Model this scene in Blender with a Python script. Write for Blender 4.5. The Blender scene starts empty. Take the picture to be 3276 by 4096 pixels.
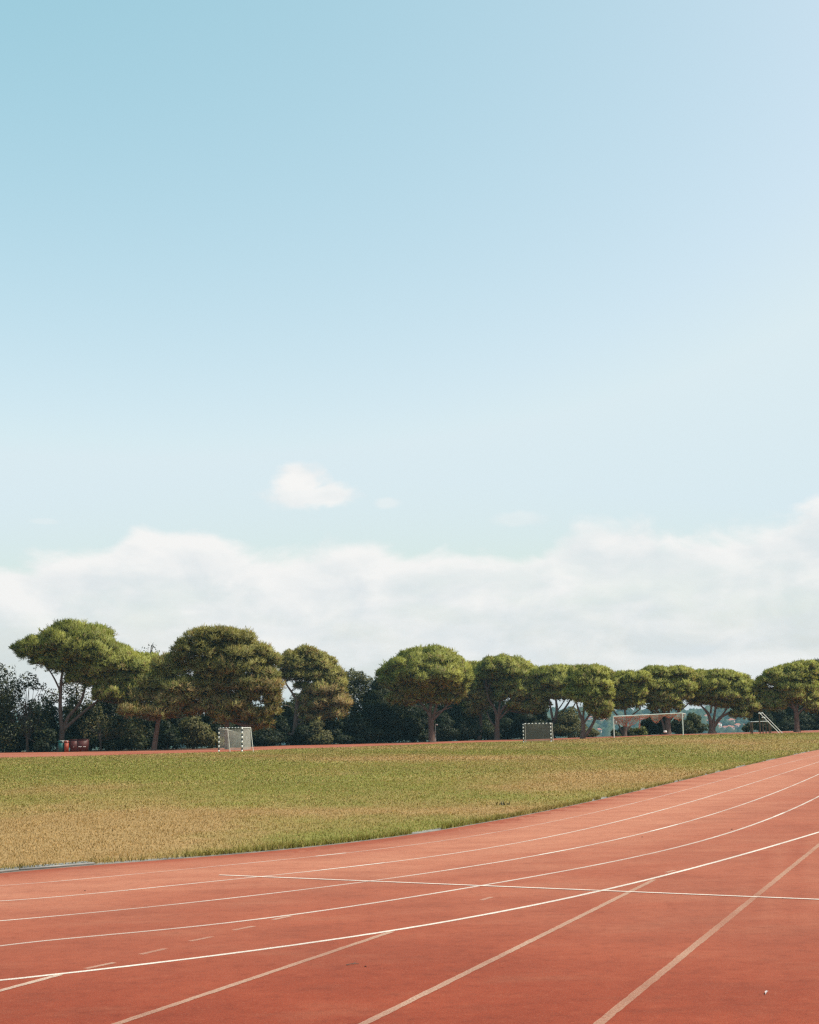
import bpy, math, random
import numpy as np
from mathutils import Matrix, Vector

rng = np.random.default_rng(7)
random.seed(7)
scene = bpy.context.scene
COL = scene.collection
R = math.radians

# ------------------------------------------------------------------ camera
F_PX, CAM_H = 5500.0, 1.6
PITCH = math.atan(871.5 / F_PX)
ROLL = 0.01745
cs, sn = math.cos(ROLL), math.sin(ROLL)
cp, sp = math.cos(PITCH), math.sin(PITCH)
AU = np.array([cs, sn * sp, -sn * cp])
AV = np.array([sn, -cs * sp, cs * cp])
AF = np.array([0, cp, sp])
CAM = np.array([0, 0, CAM_H])

def ray(x, y):
    x = np.asarray(x, float)[..., None]; y = np.asarray(y, float)[..., None]
    return (x - 1638) / F_PX * AU - (y - 2048) / F_PX * AV + AF

def project(P):
    p = P - CAM
    w = p @ AF
    return 1638 + F_PX * (p @ AU) / w, 2048 - F_PX * (p @ AV) / w

def at_depth(x, y, d):
    """point of the photo's pixel ray at forward distance d"""
    v = ray(x, y)
    return CAM + v * (np.asarray(d, float)[..., None] / v[..., 1:2])

def S(t):
    t = np.clip(t, 0, 1)
    return t * t * (3 - 2 * t)

def terrain(x, y):
    az = np.degrees(np.arctan2(x, np.maximum(y, 1e-3)))
    r = np.hypot(x, y)
    return 0.5 * S((az - 4) / 6) * S((r - 60) / 80) * np.where(y > 0, 1, 0)

def ground_hit(x, y, fn=terrain, t0=2.0, t1=420.0, n=6000):
    """where the pixel ray meets the ground"""
    x = np.atleast_1d(np.asarray(x, float)); y = np.atleast_1d(np.asarray(y, float))
    out = []
    ts = np.geomspace(t0, t1, n)
    for px, py in zip(x, y):
        v = ray(px, py)
        P = CAM + ts[:, None] * v / v[1]
        d = P[:, 2] - fn(P[:, 0], P[:, 1])
        k = int(np.argmax(d <= 0))
        if d[k] > 0 or k == 0:
            k = n - 1
        a = d[k - 1] / (d[k - 1] - d[k] + 1e-12)
        out.append(P[k - 1] * (1 - a) + P[k] * a)
    return np.array(out)

# ------------------------------------------------------------------ noise
def _hash(i, j, seed):
    h = np.sin(i * 127.1 + j * 311.7 + seed * 74.7) * 43758.5453
    return h - np.floor(h)

def vnoise(x, y, seed=0):
    i = np.floor(x); j = np.floor(y)
    u = S(x - i); v = S(y - j)
    a = _hash(i, j, seed); b = _hash(i + 1, j, seed); c = _hash(i, j + 1, seed); d = _hash(i + 1, j + 1, seed)
    return (a * (1 - u) + b * u) * (1 - v) + (c * (1 - u) + d * u) * v

def fbm(x, y, seed=0, o=4):
    s = 0; a = .5
    for k in range(o):
        s = s + a * vnoise(x, y, seed + k); x = x * 2.03; y = y * 2.03; a *= .5
    return s / (1 - .5 ** o)

# ------------------------------------------------------------------ mesh helpers
def mk(name, V, faces, mats, parent=None, col=None, midx=None, smooth=False, base=None, nrm=None):
    """one mesh object from numpy arrays; faces = list of (n,3)/(n,4) arrays"""
    V = np.asarray(V, float)
    if base is not None:
        V = V - np.asarray(base, float)
    faces = [np.asarray(f, np.int32) for f in faces if len(f)]
    me = bpy.data.meshes.new(name)
    me.vertices.add(len(V)); me.vertices.foreach_set('co', V.astype(np.float32).ravel())
    loops = np.concatenate([f.ravel() for f in faces]).astype(np.int32)
    sizes = np.concatenate([np.full(len(f), f.shape[1], np.int32) for f in faces])
    starts = np.concatenate([[0], np.cumsum(sizes)[:-1]]).astype(np.int32)
    me.loops.add(len(loops)); me.loops.foreach_set('vertex_index', loops)
    me.polygons.add(len(sizes)); me.polygons.foreach_set('loop_start', starts); me.polygons.foreach_set('loop_total', sizes)
    if not isinstance(mats, (list, tuple)):
        mats = [mats]
    for m in mats:
        me.materials.append(m)
    if midx is not None:
        me.polygons.foreach_set('material_index', np.asarray(midx, np.int32))
    if smooth or nrm is not None:
        me.polygons.foreach_set('use_smooth', np.ones(len(sizes), bool))
    if col is not None:
        a = me.attributes.new('col', 'FLOAT_COLOR', 'POINT')
        c = np.ones((len(V), 4), np.float32); c[:, :3] = col
        a.data.foreach_set('color', c.ravel())
    me.update(calc_edges=True)
    if nrm is not None:
        me.normals_split_custom_set_from_vertices(np.asarray(nrm, np.float32))
    o = bpy.data.objects.new(name, me)
    COL.objects.link(o)
    if parent is not None:
        o.parent = parent
    elif base is not None:
        o.location = tuple(base)
    return o

def tag(o, label=None, cat=None, group=None, kind=None):
    if label: o['label'] = label
    if cat: o['category'] = cat
    if group: o['group'] = group
    if kind: o['kind'] = kind
    return o

def empty(name, loc, label, cat, group=None):
    o = bpy.data.objects.new(name, None); COL.objects.link(o)
    o.location = tuple(loc); o.empty_display_size = .3
    return tag(o, label, cat, group)

class MB:
    """collects shapes into one mesh"""
    def __init__(s): s.V = []; s.F3 = []; s.F4 = []; s.M3 = []; s.M4 = []; s.C = []; s.n = 0
    def add(s, V, F, m=0, col=None):
        V = np.asarray(V, float); F = np.asarray(F, np.int64)
        (s.F3 if F.shape[1] == 3 else s.F4).append(F + s.n)
        (s.M3 if F.shape[1] == 3 else s.M4).append(np.full(len(F), m))
        s.V.append(V); s.n += len(V)
        if col is not None: s.C.append(np.broadcast_to(col, (len(V), 3)))
    def box(s, c, e, ax=None, m=0, top=1.0):
        """centre c, half extents e, optional 3 axes, top = taper of the upper face"""
        ax = np.eye(3) if ax is None else np.asarray(ax, float)
        k = np.array([[-1,-1,-1],[1,-1,-1],[1,1,-1],[-1,1,-1],[-1,-1,1],[1,-1,1],[1,1,1],[-1,1,1]], float)
        k = k * np.asarray(e, float)
        k[4:, :2] *= top
        s.add(np.asarray(c, float) + k @ ax, [[0,3,2,1],[4,5,6,7],[0,1,5,4],[1,2,6,5],[2,3,7,6],[3,0,4,7]], m)
    def tube(s, P, rad, sides=8, m=0, jit=0, col=None, cap=True):
        P = np.asarray(P, float); n = len(P)
        rad = np.broadcast_to(np.asarray(rad, float), (n,))
        T = np.gradient(P, axis=0); T /= np.linalg.norm(T, axis=1)[:, None] + 1e-9
        ref = np.array([0.31, 0.9, 0.17]) if abs(T[0][2]) > .8 else np.array([0, 0, 1.0])
        V = []
        a = np.arange(sides) / sides * 2 * np.pi
        for i in range(n):
            u = np.cross(T[i], ref); u /= np.linalg.norm(u) + 1e-9
            v = np.cross(T[i], u); ref = np.cross(u, T[i])
            rr = rad[i] * (1 + (jit * rng.uniform(-1, 1, sides) if jit else 0))
            V.append(P[i] + (np.cos(a) * rr)[:, None] * u + (np.sin(a) * rr)[:, None] * v)
        V = np.concatenate(V)
        i, k = np.meshgrid(np.arange(n - 1), np.arange(sides), indexing='ij')
        k2 = (k + 1) % sides
        F = np.stack([i * sides + k, i * sides + k2, (i + 1) * sides + k2, (i + 1) * sides + k], -1).reshape(-1, 4)
        s.add(V, F, m, col)
        if cap:
            for q, r0 in ((P[0], 0), (P[-1], (n - 1) * sides)):
                ring = V[r0:r0 + sides]
                s.add(np.vstack([ring, q]), [[k, (k + 1) % sides, sides] for k in range(sides)], m, col)
    def build(s, name, mats, parent=None, base=None, smooth=False):
        V = np.concatenate(s.V)
        F = []; M = []
        if s.F3: F.append(np.concatenate(s.F3)); M.append(np.concatenate(s.M3))
        if s.F4: F.append(np.concatenate(s.F4)); M.append(np.concatenate(s.M4))
        col = np.concatenate(s.C) if s.C else None
        return mk(name, V, F, mats, parent, col, np.concatenate(M), smooth, base)

def grid_faces(ni, nj):
    i, j = np.meshgrid(np.arange(ni - 1), np.arange(nj - 1), indexing='ij')
    return np.stack([i * nj + j, (i + 1) * nj + j, (i + 1) * nj + j + 1, i * nj + j + 1], -1).reshape(-1, 4)

# ------------------------------------------------------------------ materials
def new_mat(name):
    m = bpy.data.materials.new(name); m.use_nodes = True
    nt = m.node_tree
    return m, nt, nt.nodes['Principled BSDF'], nt.nodes['Material Output']

def noise_node(nt, scale, detail=3, rough=.6, vec=None, dim='3D'):
    n = nt.nodes.new('ShaderNodeTexNoise'); n.noise_dimensions = dim
    n.inputs['Scale'].default_value = scale; n.inputs['Detail'].default_value = detail; n.inputs['Roughness'].default_value = rough
    if vec is not None: nt.links.new(vec, n.inputs['Vector'])
    return n

def ramp(nt, fac, stops):
    r = nt.nodes.new('ShaderNodeValToRGB')
    el = r.color_ramp.elements
    while len(el) < len(stops): el.new(.5)
    for e, (p, c) in zip(el, stops):
        e.position = p; e.color = (*c, 1) if len(c) == 3 else c
    nt.links.new(fac, r.inputs['Fac'])
    return r

def mixc(nt, fac, a, b, mode='MIX'):
    n = nt.nodes.new('ShaderNodeMix'); n.data_type = 'RGBA'; n.blend_type = mode
    for sock, v in ((n.inputs['Factor'], fac), (n.inputs['A'], a), (n.inputs['B'], b)):
        if isinstance(v, (int, float)): sock.default_value = v
        elif isinstance(v, tuple): sock.default_value = (*v, 1)
        else: nt.links.new(v, sock)
    return n.outputs['Result']

def math_node(nt, op, a, b=None, c=None, clamp=False):
    n = nt.nodes.new('ShaderNodeMath'); n.operation = op; n.use_clamp = clamp
    for k, v in enumerate((a, b, c)):
        if v is None: continue
        if isinstance(v, (int, float)): n.inputs[k].default_value = v
        else: nt.links.new(v, n.inputs[k])
    return n.outputs[0]

def maprange(nt, v, a, b, c=0., d=1., smooth=True):
    n = nt.nodes.new('ShaderNodeMapRange'); n.interpolation_type = 'SMOOTHSTEP' if smooth else 'LINEAR'
    for k, x in enumerate((v, a, b, c, d)):
        if isinstance(x, (int, float)): n.inputs[k].default_value = x
        else: nt.links.new(x, n.inputs[k])
    return n.outputs[0]

def world_pos(nt):
    return nt.nodes.new('ShaderNodeNewGeometry').outputs['Position']

def plain(name, c, rough=.6, spec=.3, var=.12, scale=8., metal=0.):
    m, nt, b, o = new_mat(name)
    n = noise_node(nt, scale, 4, .6, world_pos(nt))
    c = np.array(c)
    r = ramp(nt, n.outputs['Fac'], [(.3, tuple(c * (1 - var))), (.7, tuple(np.minimum(c * (1 + var), 1)))])
    nt.links.new(r.outputs['Color'], b.inputs['Base Color'])
    b.inputs['Roughness'].default_value = rough; b.inputs['Specular IOR Level'].default_value = spec; b.inputs['Metallic'].default_value = metal
    return m

def foliage_mat(name, trans=.3):
    m, nt, b, o = new_mat(name)
    a = nt.nodes.new('ShaderNodeAttribute'); a.attribute_name = 'col'
    nt.nodes.remove(b)
    d = nt.nodes.new('ShaderNodeBsdfDiffuse'); t = nt.nodes.new('ShaderNodeBsdfTranslucent'); g = nt.nodes.new('ShaderNodeBsdfGlossy')
    g.inputs['Roughness'].default_value = .5; g.inputs['Color'].default_value = (.6, .6, .6, 1)
    mx = nt.nodes.new('ShaderNodeMixShader'); mx.inputs[0].default_value = trans
    m2 = nt.nodes.new('ShaderNodeMixShader'); m2.inputs[0].default_value = .02
    L = nt.links.new
    L(a.outputs['Color'], d.inputs['Color'])
    tc = mixc(nt, 1.0, a.outputs['Color'], (1.1, 1.05, .55), 'MULTIPLY'); L(tc, t.inputs['Color'])
    L(d.outputs[0], mx.inputs[1]); L(t.outputs[0], mx.inputs[2])
    L(mx.outputs[0], m2.inputs[1]); L(g.outputs[0], m2.inputs[2]); L(m2.outputs[0], o.inputs['Surface'])
    return m

M_NEEDLE = foliage_mat('pine_needles', .3)
M_LEAF = foliage_mat('leaves', .25)
M_GRASS = foliage_mat('grass_blades', .3)

def bark_mat(name, a, b_):
    m, nt, b, o = new_mat(name)
    mp = nt.nodes.new('ShaderNodeMapping'); mp.inputs['Scale'].default_value = (3.2, 3.2, .9)
    nt.links.new(world_pos(nt), mp.inputs['Vector'])
    n = noise_node(nt, 2.5, 6, .7, mp.outputs[0])
    r = ramp(nt, n.outputs['Fac'], [(.3, a), (.55, tuple((np.array(a) + np.array(b_)) / 2)), (.75, b_)])
    nt.links.new(r.outputs['Color'], b.inputs['Base Color'])
    bp = nt.nodes.new('ShaderNodeBump'); bp.inputs['Strength'].default_value = .8; bp.inputs['Distance'].default_value = .06
    nt.links.new(n.outputs['Fac'], bp.inputs['Height']); nt.links.new(bp.outputs[0], b.inputs['Normal'])
    b.inputs['Roughness'].default_value = .95; b.inputs['Specular IOR Level'].default_value = .1
    return m
M_BARK = bark_mat('pine_bark', (.060, .042, .036), (.20, .145, .122))
M_BARK_DK = bark_mat('dark_bark', (.03, .024, .02), (.10, .08, .065))
M_DEAD = bark_mat('bare_dead_wood', (.25, .19, .14), (.46, .38, .30))
M_WHITE = plain('white_paint', (.78, .78, .75), .45, .4, .06)
M_NAVY = plain('dark_blue_paint', (.012, .022, .03), .5, .4, .1)
M_GALV = plain('galvanised_metal', (.50, .54, .53), .45, .4, .08)
def cord_mat(name, c):
    m, nt, b, o = new_mat(name); nt.nodes.remove(b)
    d = nt.nodes.new('ShaderNodeBsdfDiffuse'); t = nt.nodes.new('ShaderNodeBsdfTranslucent'); mx = nt.nodes.new('ShaderNodeMixShader')
    n = noise_node(nt, 3, 3, .6, world_pos(nt))
    r_ = ramp(nt, n.outputs['Fac'], [(.3, tuple(np.array(c) * .85)), (.7, c)])
    for q in (d, t): nt.links.new(r_.outputs[0], q.inputs['Color'])
    mx.inputs[0].default_value = .5
    nt.links.new(d.outputs[0], mx.inputs[1]); nt.links.new(t.outputs[0], mx.inputs[2]); nt.links.new(mx.outputs[0], o.inputs['Surface'])
    return m
M_NETW = cord_mat('white_cord', (.68, .65, .60))
M_NETD = cord_mat('grey_cord', (.27, .25, .22))
M_NETR = plain('faded_red_cord', (.62, .17, .10), .9, .1, .15)

# ------------------------------------------------------------------ track geometry (kerb line and painted lines, measured on the ground)
LINES = {0:[(0,3494),(233,3472),(523,3449),(820,3431),(1105,3400),(1640,3339),(1940,3293),(2116,3259),(2460,3184),(2789,3107),(3065,3046),(3276,2998)],
1:[(0,3543),(333,3515),(820,3471),(1248,3427),(1640,3380),(1973,3331),(2325,3262),(2646,3187),(2870,3124),(3051,3076),(3276,3022)],
2:[(0,3605),(414,3568),(820,3531),(1034,3509),(1281,3481),(1640,3437),(2030,3376),(2292,3326),(2460,3293),(2575,3263),(2870,3174),(3027,3124),(3276,3049)],
3:[(0,3684),(409,3647),(820,3604),(1434,3532),(1640,3504),(1878,3464),(2154,3419),(2460,3361),(2584,3332),(2837,3262),(3065,3181),(3276,3098)],
4:[(0,3784),(428,3742),(820,3700),(1153,3660),(1640,3592),(1878,3552),(2211,3491),(2460,3444),(2741,3379),(2932,3329),(3141,3250),(3276,3184)],
5:[(0,3922),(271,3892),(820,3828),(1229,3774),(1640,3710),(2116,3624),(2460,3552),(2932,3428),(3276,3329)]}

def arc_ext(P, length, kappa, step=.5):
    """carry a polyline on beyond its last point with constant curvature"""
    P = list(P); d = P[-1][:2] - P[-6][:2]; a = math.atan2(d[1], d[0]); p = P[-1][:2].copy()
    for _ in range(int(length / step)):
        a += kappa * step
        p = p + step * np.array([math.cos(a), math.sin(a)])
        P.append(np.array([p[0], p[1], terrain(p[0], p[1])]))
    return np.array(P)

CURVES = {}
for k, pts in LINES.items():
    a = np.array(pts, float)
    t = (a[:, 0] - 1638) / 1638
    c = np.polyfit(t, a[:, 1], 5)
    xs = np.linspace(-60, 3330, 160)
    P = ground_hit(xs, np.polyval(c, (xs - 1638) / 1638))
    P = arc_ext(P, 60, 0.0, 1.0)                    # on into the straight at the right
    P = arc_ext(P[::-1], 46, -1 / 42.0)[::-1]       # round the bend at the left
    CURVES[k] = P

EDGE = CURVES[0]
az_e = np.degrees(np.arctan2(EDGE[:, 0], EDGE[:, 1])); r_e = np.hypot(EDGE[:, 0], EDGE[:, 1])
keep = np.concatenate([[True], np.maximum.accumulate(az_e)[:-1] < az_e[1:]])
az_e, r_e = az_e[keep], r_e[keep]

FAR1 = [(0,3031),(200,3027),(400,3022),(620,3015),(800,3010.5),(930,3006.5),(1165,2995),(1400,2988),(1730,2976),(2090,2963),(2300,2957),(2500,2949.5),(2730,2941),(2850,2938),(3013,2935.5),(3276,2929)]
FAR2 = [(0,3011),(240,3008),(400,3005),(620,3001),(800,2997),(1165,2982),(1400,2977),(1730,2968),(2000,2959),(2300,2951),(2500,2945.5),(2730,2937),(2850,2933),(3013,2929),(3276,2921)]
def az_r(pts):
    P = ground_hit([p[0] for p in pts], [p[1] for p in pts])
    return np.degrees(np.arctan2(P[:, 0], P[:, 1])), np.hypot(P[:, 0], P[:, 1])
az1, r1_ = az_r(FAR1); az2, r2_ = az_r(FAR2)
def ext(a, azs, rs):
    return np.interp(a, azs, rs)
def r_far1(a): return ext(a, az1, r1_)
def r_far2(a): return np.maximum(ext(a, az2, r2_), r_far1(a) + 6)
def r_edge(a): return np.where(a > az_e[-1], r_far1(a), np.minimum(np.interp(a, az_e, r_e), r_far1(a)))

AZ = np.concatenate([np.arange(-180, -75, 5), np.arange(-75, -25, 1), np.arange(-25, 25, .1), np.arange(25, 60, 1), np.arange(60, 181, 5)]).astype(float)

def polar(name, rin, rout, ts, dz, mat, azs=AZ, zfn=None, colfn=None, kind='structure'):
    a = azs[:, None]; t = ts[None, :]
    ri, ro = rin(azs)[:, None], rout(azs)[:, None]
    r = ri + (ro - ri) * t
    x = np.sin(np.radians(a)) * r; y = np.cos(np.radians(a)) * r
    z = (terrain(x, y) if zfn is None else zfn(x, y, a, r)) + dz
    V = np.stack([x, y, z], -1).reshape(-1, 3)
    col = colfn(V) if colfn else None
    F = grid_faces(len(azs), len(ts))[:, ::-1]
    o = mk(name, V, [F], mat, col=col, smooth=True)
    tag(o, kind=kind)
    return o

# ------------------------------------------------------------------ colour of turf and wear and painted sheen of track, fixed on the ground
DRY = [(330,3330,760,130,1.0),(150,3440,500,70,.9),(1000,3255,420,26,.55),(800,3300,330,40,.5),(1320,3245,360,18,.5),(1950,3238,420,26,.75),(2480,3108,470,40,.95),(2150,3150,260,22,.5),
       (1850,3030,560,16,.75),(1350,3040,300,10,.45),(2850,2968,420,14,.7),(3100,2992,250,16,.6),(2330,2962,260,9,.6),(1700,2990,420,7,.6),(300,3160,260,26,.35),(3180,3040,120,12,.6),(800,3024,500,8,.35)]
GREEN = [(450,3085,560,36,.55),(1150,3130,420,30,.4),(1350,3370,360,42,.6),(1780,3305,260,30,.5),(2000,3010,520,14,.4),(2750,3040,380,22,.5),(1050,3060,400,18,.35),(2050,3190,240,18,.35),(900,3420,300,26,.4)]
def dryness(P):
    x, y = project(P)
    d = np.full(len(P), .20)
    for cx, cy, rx, ry, w in DRY:
        d = d + w * np.exp(-(((x - cx) / rx) ** 2 + ((y - cy) / ry) ** 2) * 1.2)
    for cx, cy, rx, ry, w in GREEN:
        d = d - w * np.exp(-(((x - cx) / rx) ** 2 + ((y - cy) / ry) ** 2) * 1.2)
    X, Y = P[:, 0], P[:, 1]
    d = d + .75 * (fbm(X / 3.2, Y / 6.5, 3) - .5) + .5 * (fbm(X / .8, Y / 1.4, 11) - .5) + .35 * (vnoise(X / .22, Y / .3, 5) - .5)
    return np.clip(d, 0, 1)
C_GREEN = np.array([.235, .228, .058]); C_LUSH = np.array([.310, .302, .072]); C_DRY = np.array([.475, .308, .138])
def turf_col(P, k=1.0):
    d = dryness(P)[:, None]
    lush = fbm(P[:, 0] / 4, P[:, 1] / 9, 21)[:, None]
    g = C_GREEN * (1 - lush) + C_LUSH * lush
    return k * (g * (1 - d) + C_DRY * d)

# ------------------------------------------------------------------ ground sheets
def drop(x, y, a, r):
    z = terrain(x, y)
    e = np.where(np.abs(a) < 90, r_far2(a) + 16, 1e9)
    return z - np.minimum(S((r - e) / 30) * .3 * np.maximum(r - e, 0), 60)

m, nt, b, o_ = new_mat('earth')
n = noise_node(nt, .9, 6, .65, world_pos(nt))
rp = ramp(nt, n.outputs['Fac'], [(.3, (.075, .055, .038)), (.55, (.12, .085, .055)), (.8, (.09, .085, .04))])
nt.links.new(rp.outputs[0], b.inputs['Base Color']); b.inputs['Roughness'].default_value = 1; b.inputs['Specular IOR Level'].default_value = .1
M_EARTH = m
AZG = np.concatenate([np.arange(-180, -40, 5), np.arange(-40, 40, 1), np.arange(40, 181, 5)]).astype(float)
ts = np.concatenate([[.0004, .004, .01, .02, .03], np.linspace(.035, .12, 50), np.geomspace(.125, 1, 24)])
polar('ground', lambda a: a * 0, lambda a: a * 0 + 2600., ts, -.03, M_EARTH, AZG, zfn=drop)

# running track surface
def wear_sheen_col(P):
    d = np.min(np.hypot(P[:, None, 0] - EDGE[None, ::3, 0], P[:, None, 1] - EDGE[None, ::3, 1]), axis=1)
    r = np.hypot(P[:, 0], P[:, 1])
    w = np.exp(-((d - 1.5) / 1.5) ** 2) * .8 + .62 * np.exp(-((d - 3.4) / 2.3) ** 2)
    w = w * (.55 + .9 * fbm(P[:, 0] / 3.0, P[:, 1] / 3.0, 41)) * S((r - 8) / 9)
    w = np.maximum(w, .42 * S((r - 8) / 6) * (.5 + fbm(P[:, 0] / 1.6, P[:, 1] / 1.6, 47)))
    w = np.maximum(w, .8 * S((r - 18) / 34) * (.4 + 1.1 * fbm(P[:, 0] / 5, P[:, 1] / 9, 43)))  # paler with distance: grazing sky sheen put into the colour
    w = np.where(d < .35, w * .5, w)
    return np.repeat(np.clip(w, 0, 1)[:, None], 3, 1)

m, nt, b, o_ = new_mat('red_track_rubber')
L = nt.links.new
pos = world_pos(nt)
at = nt.nodes.new('ShaderNodeAttribute'); at.attribute_name = 'col'
big = noise_node(nt, .55, 7, .7, pos)
mp = nt.nodes.new('ShaderNodeMapping'); mp.inputs['Rotation'].default_value = (0, 0, R(-50)); mp.inputs['Scale'].default_value = (.8, 1.7, 1)
L(pos, mp.inputs['Vector'])
streak = noise_node(nt, 1.1, 6, .62, mp.outputs[0])
grain = noise_node(nt, 150, 2, .6, pos)
grain2 = noise_node(nt, 48, 4, .8, pos)
c = ramp(nt, big.outputs['Fac'], [(.30, (.208, .033, .0132)), (.5, (.265, .044, .0172)), (.70, (.325, .062, .026))]).outputs[0]
c = mixc(nt, maprange(nt, streak.outputs['Fac'], .52, .75, 0, .32), c, (.30, .105, .058))
c = mixc(nt, maprange(nt, streak.outputs['Fac'], .30, .46, .28, 0), c, (.135, .033, .018))
wf = math_node(nt, 'MULTIPLY', at.outputs['Fac'], maprange(nt, streak.outputs['Fac'], .25, .7, .7, 1.15))
c = mixc(nt, math_node(nt, 'MULTIPLY', wf, .85, clamp=True), c, (.50, .203, .122))
c = mixc(nt, maprange(nt, grain.outputs['Fac'], .30, .54, .85, 0), c, (.075, .020, .012))
c = mixc(nt, maprange(nt, grain2.outputs['Fac'], .50, .72, 0, .65), c, (.31, .105, .056))
sm = nt.nodes.new('ShaderNodeMapping'); sm.inputs['Rotation'].default_value = (0, 0, R(24)); sm.inputs['Scale'].default_value = (1.1, 9, 1)
L(pos, sm.inputs['Vector'])
scuff = noise_node(nt, 2.6, 5, .7, sm.outputs[0])
mott = noise_node(nt, 8.5, 5, .72, pos)
c = mixc(nt, 1.0, c, ramp(nt, mott.outputs['Fac'], [(.3, (.80, .78, .78)), (.5, (1, 1, 1)), (.72, (1.0, 1.0, 1.0))]).outputs[0], 'MULTIPLY')
c = mixc(nt, maprange(nt, mott.outputs['Fac'], .55, .78, 0, .28), c, (.40, .135, .075))
c = mixc(nt, maprange(nt, scuff.outputs['Fac'], .66, .78, 0, .5), c, (.42, .20, .13))
L(c, b.inputs['Base Color'])
b.inputs['Roughness'].default_value = .85; b.inputs['Specular IOR Level'].default_value = .18
bp = nt.nodes.new('ShaderNodeBump'); bp.inputs['Strength'].default_value = .55; bp.inputs['Distance'].default_value = .004
hgt = math_node(nt, 'ADD', grain.outputs['Fac'], math_node(nt, 'MULTIPLY', grain2.outputs['Fac'], .7))
L(hgt, bp.inputs['Height']); L(bp.outputs[0], b.inputs['Normal'])
M_TRACK = m

polar('running_track', lambda a: a * 0 + .05, lambda a: r_edge(a), np.concatenate([np.linspace(0, .3, 8)[:-1], np.linspace(.3, 1, 60)]), 0., M_TRACK, colfn=wear_sheen_col)

# far track strip beyond the infield
AZV = np.arange(-40, 40, .25)
def wear2(P):
    return np.repeat(np.clip(.45 + .8 * (fbm(P[:, 0] / 6, P[:, 1] / 6, 51) - .4), 0, 1)[:, None], 3, 1)
far_track = polar('running_track', lambda a: r_far1(a) - .2, lambda a: r_far2(a), np.linspace(0, 1, 14), 0., M_TRACK, AZV, colfn=wear2)

# infield
m, nt, b, o_ = new_mat('turf_soil')
at = nt.nodes.new('ShaderNodeAttribute'); at.attribute_name = 'col'
n = noise_node(nt, 9, 5, .7, world_pos(nt))
c = mixc(nt, maprange(nt, n.outputs['Fac'], .3, .7, .55, 0), at.outputs['Color'], (.10, .075, .03))
nt.links.new(c, b.inputs['Base Color']); b.inputs['Roughness'].default_value = 1; b.inputs['Specular IOR Level'].default_value = .05
M_TURF = m
AZI = np.concatenate([np.arange(-75, -22, 1), np.arange(-22, 22, .1), np.arange(22, 40, 1)])
polar('infield', lambda a: r_edge(a) + .24, r_far1, np.linspace(0, 1, 110) ** 1.5, .004, M_TURF, AZI, colfn=lambda P: turf_col(P, .8))

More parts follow.
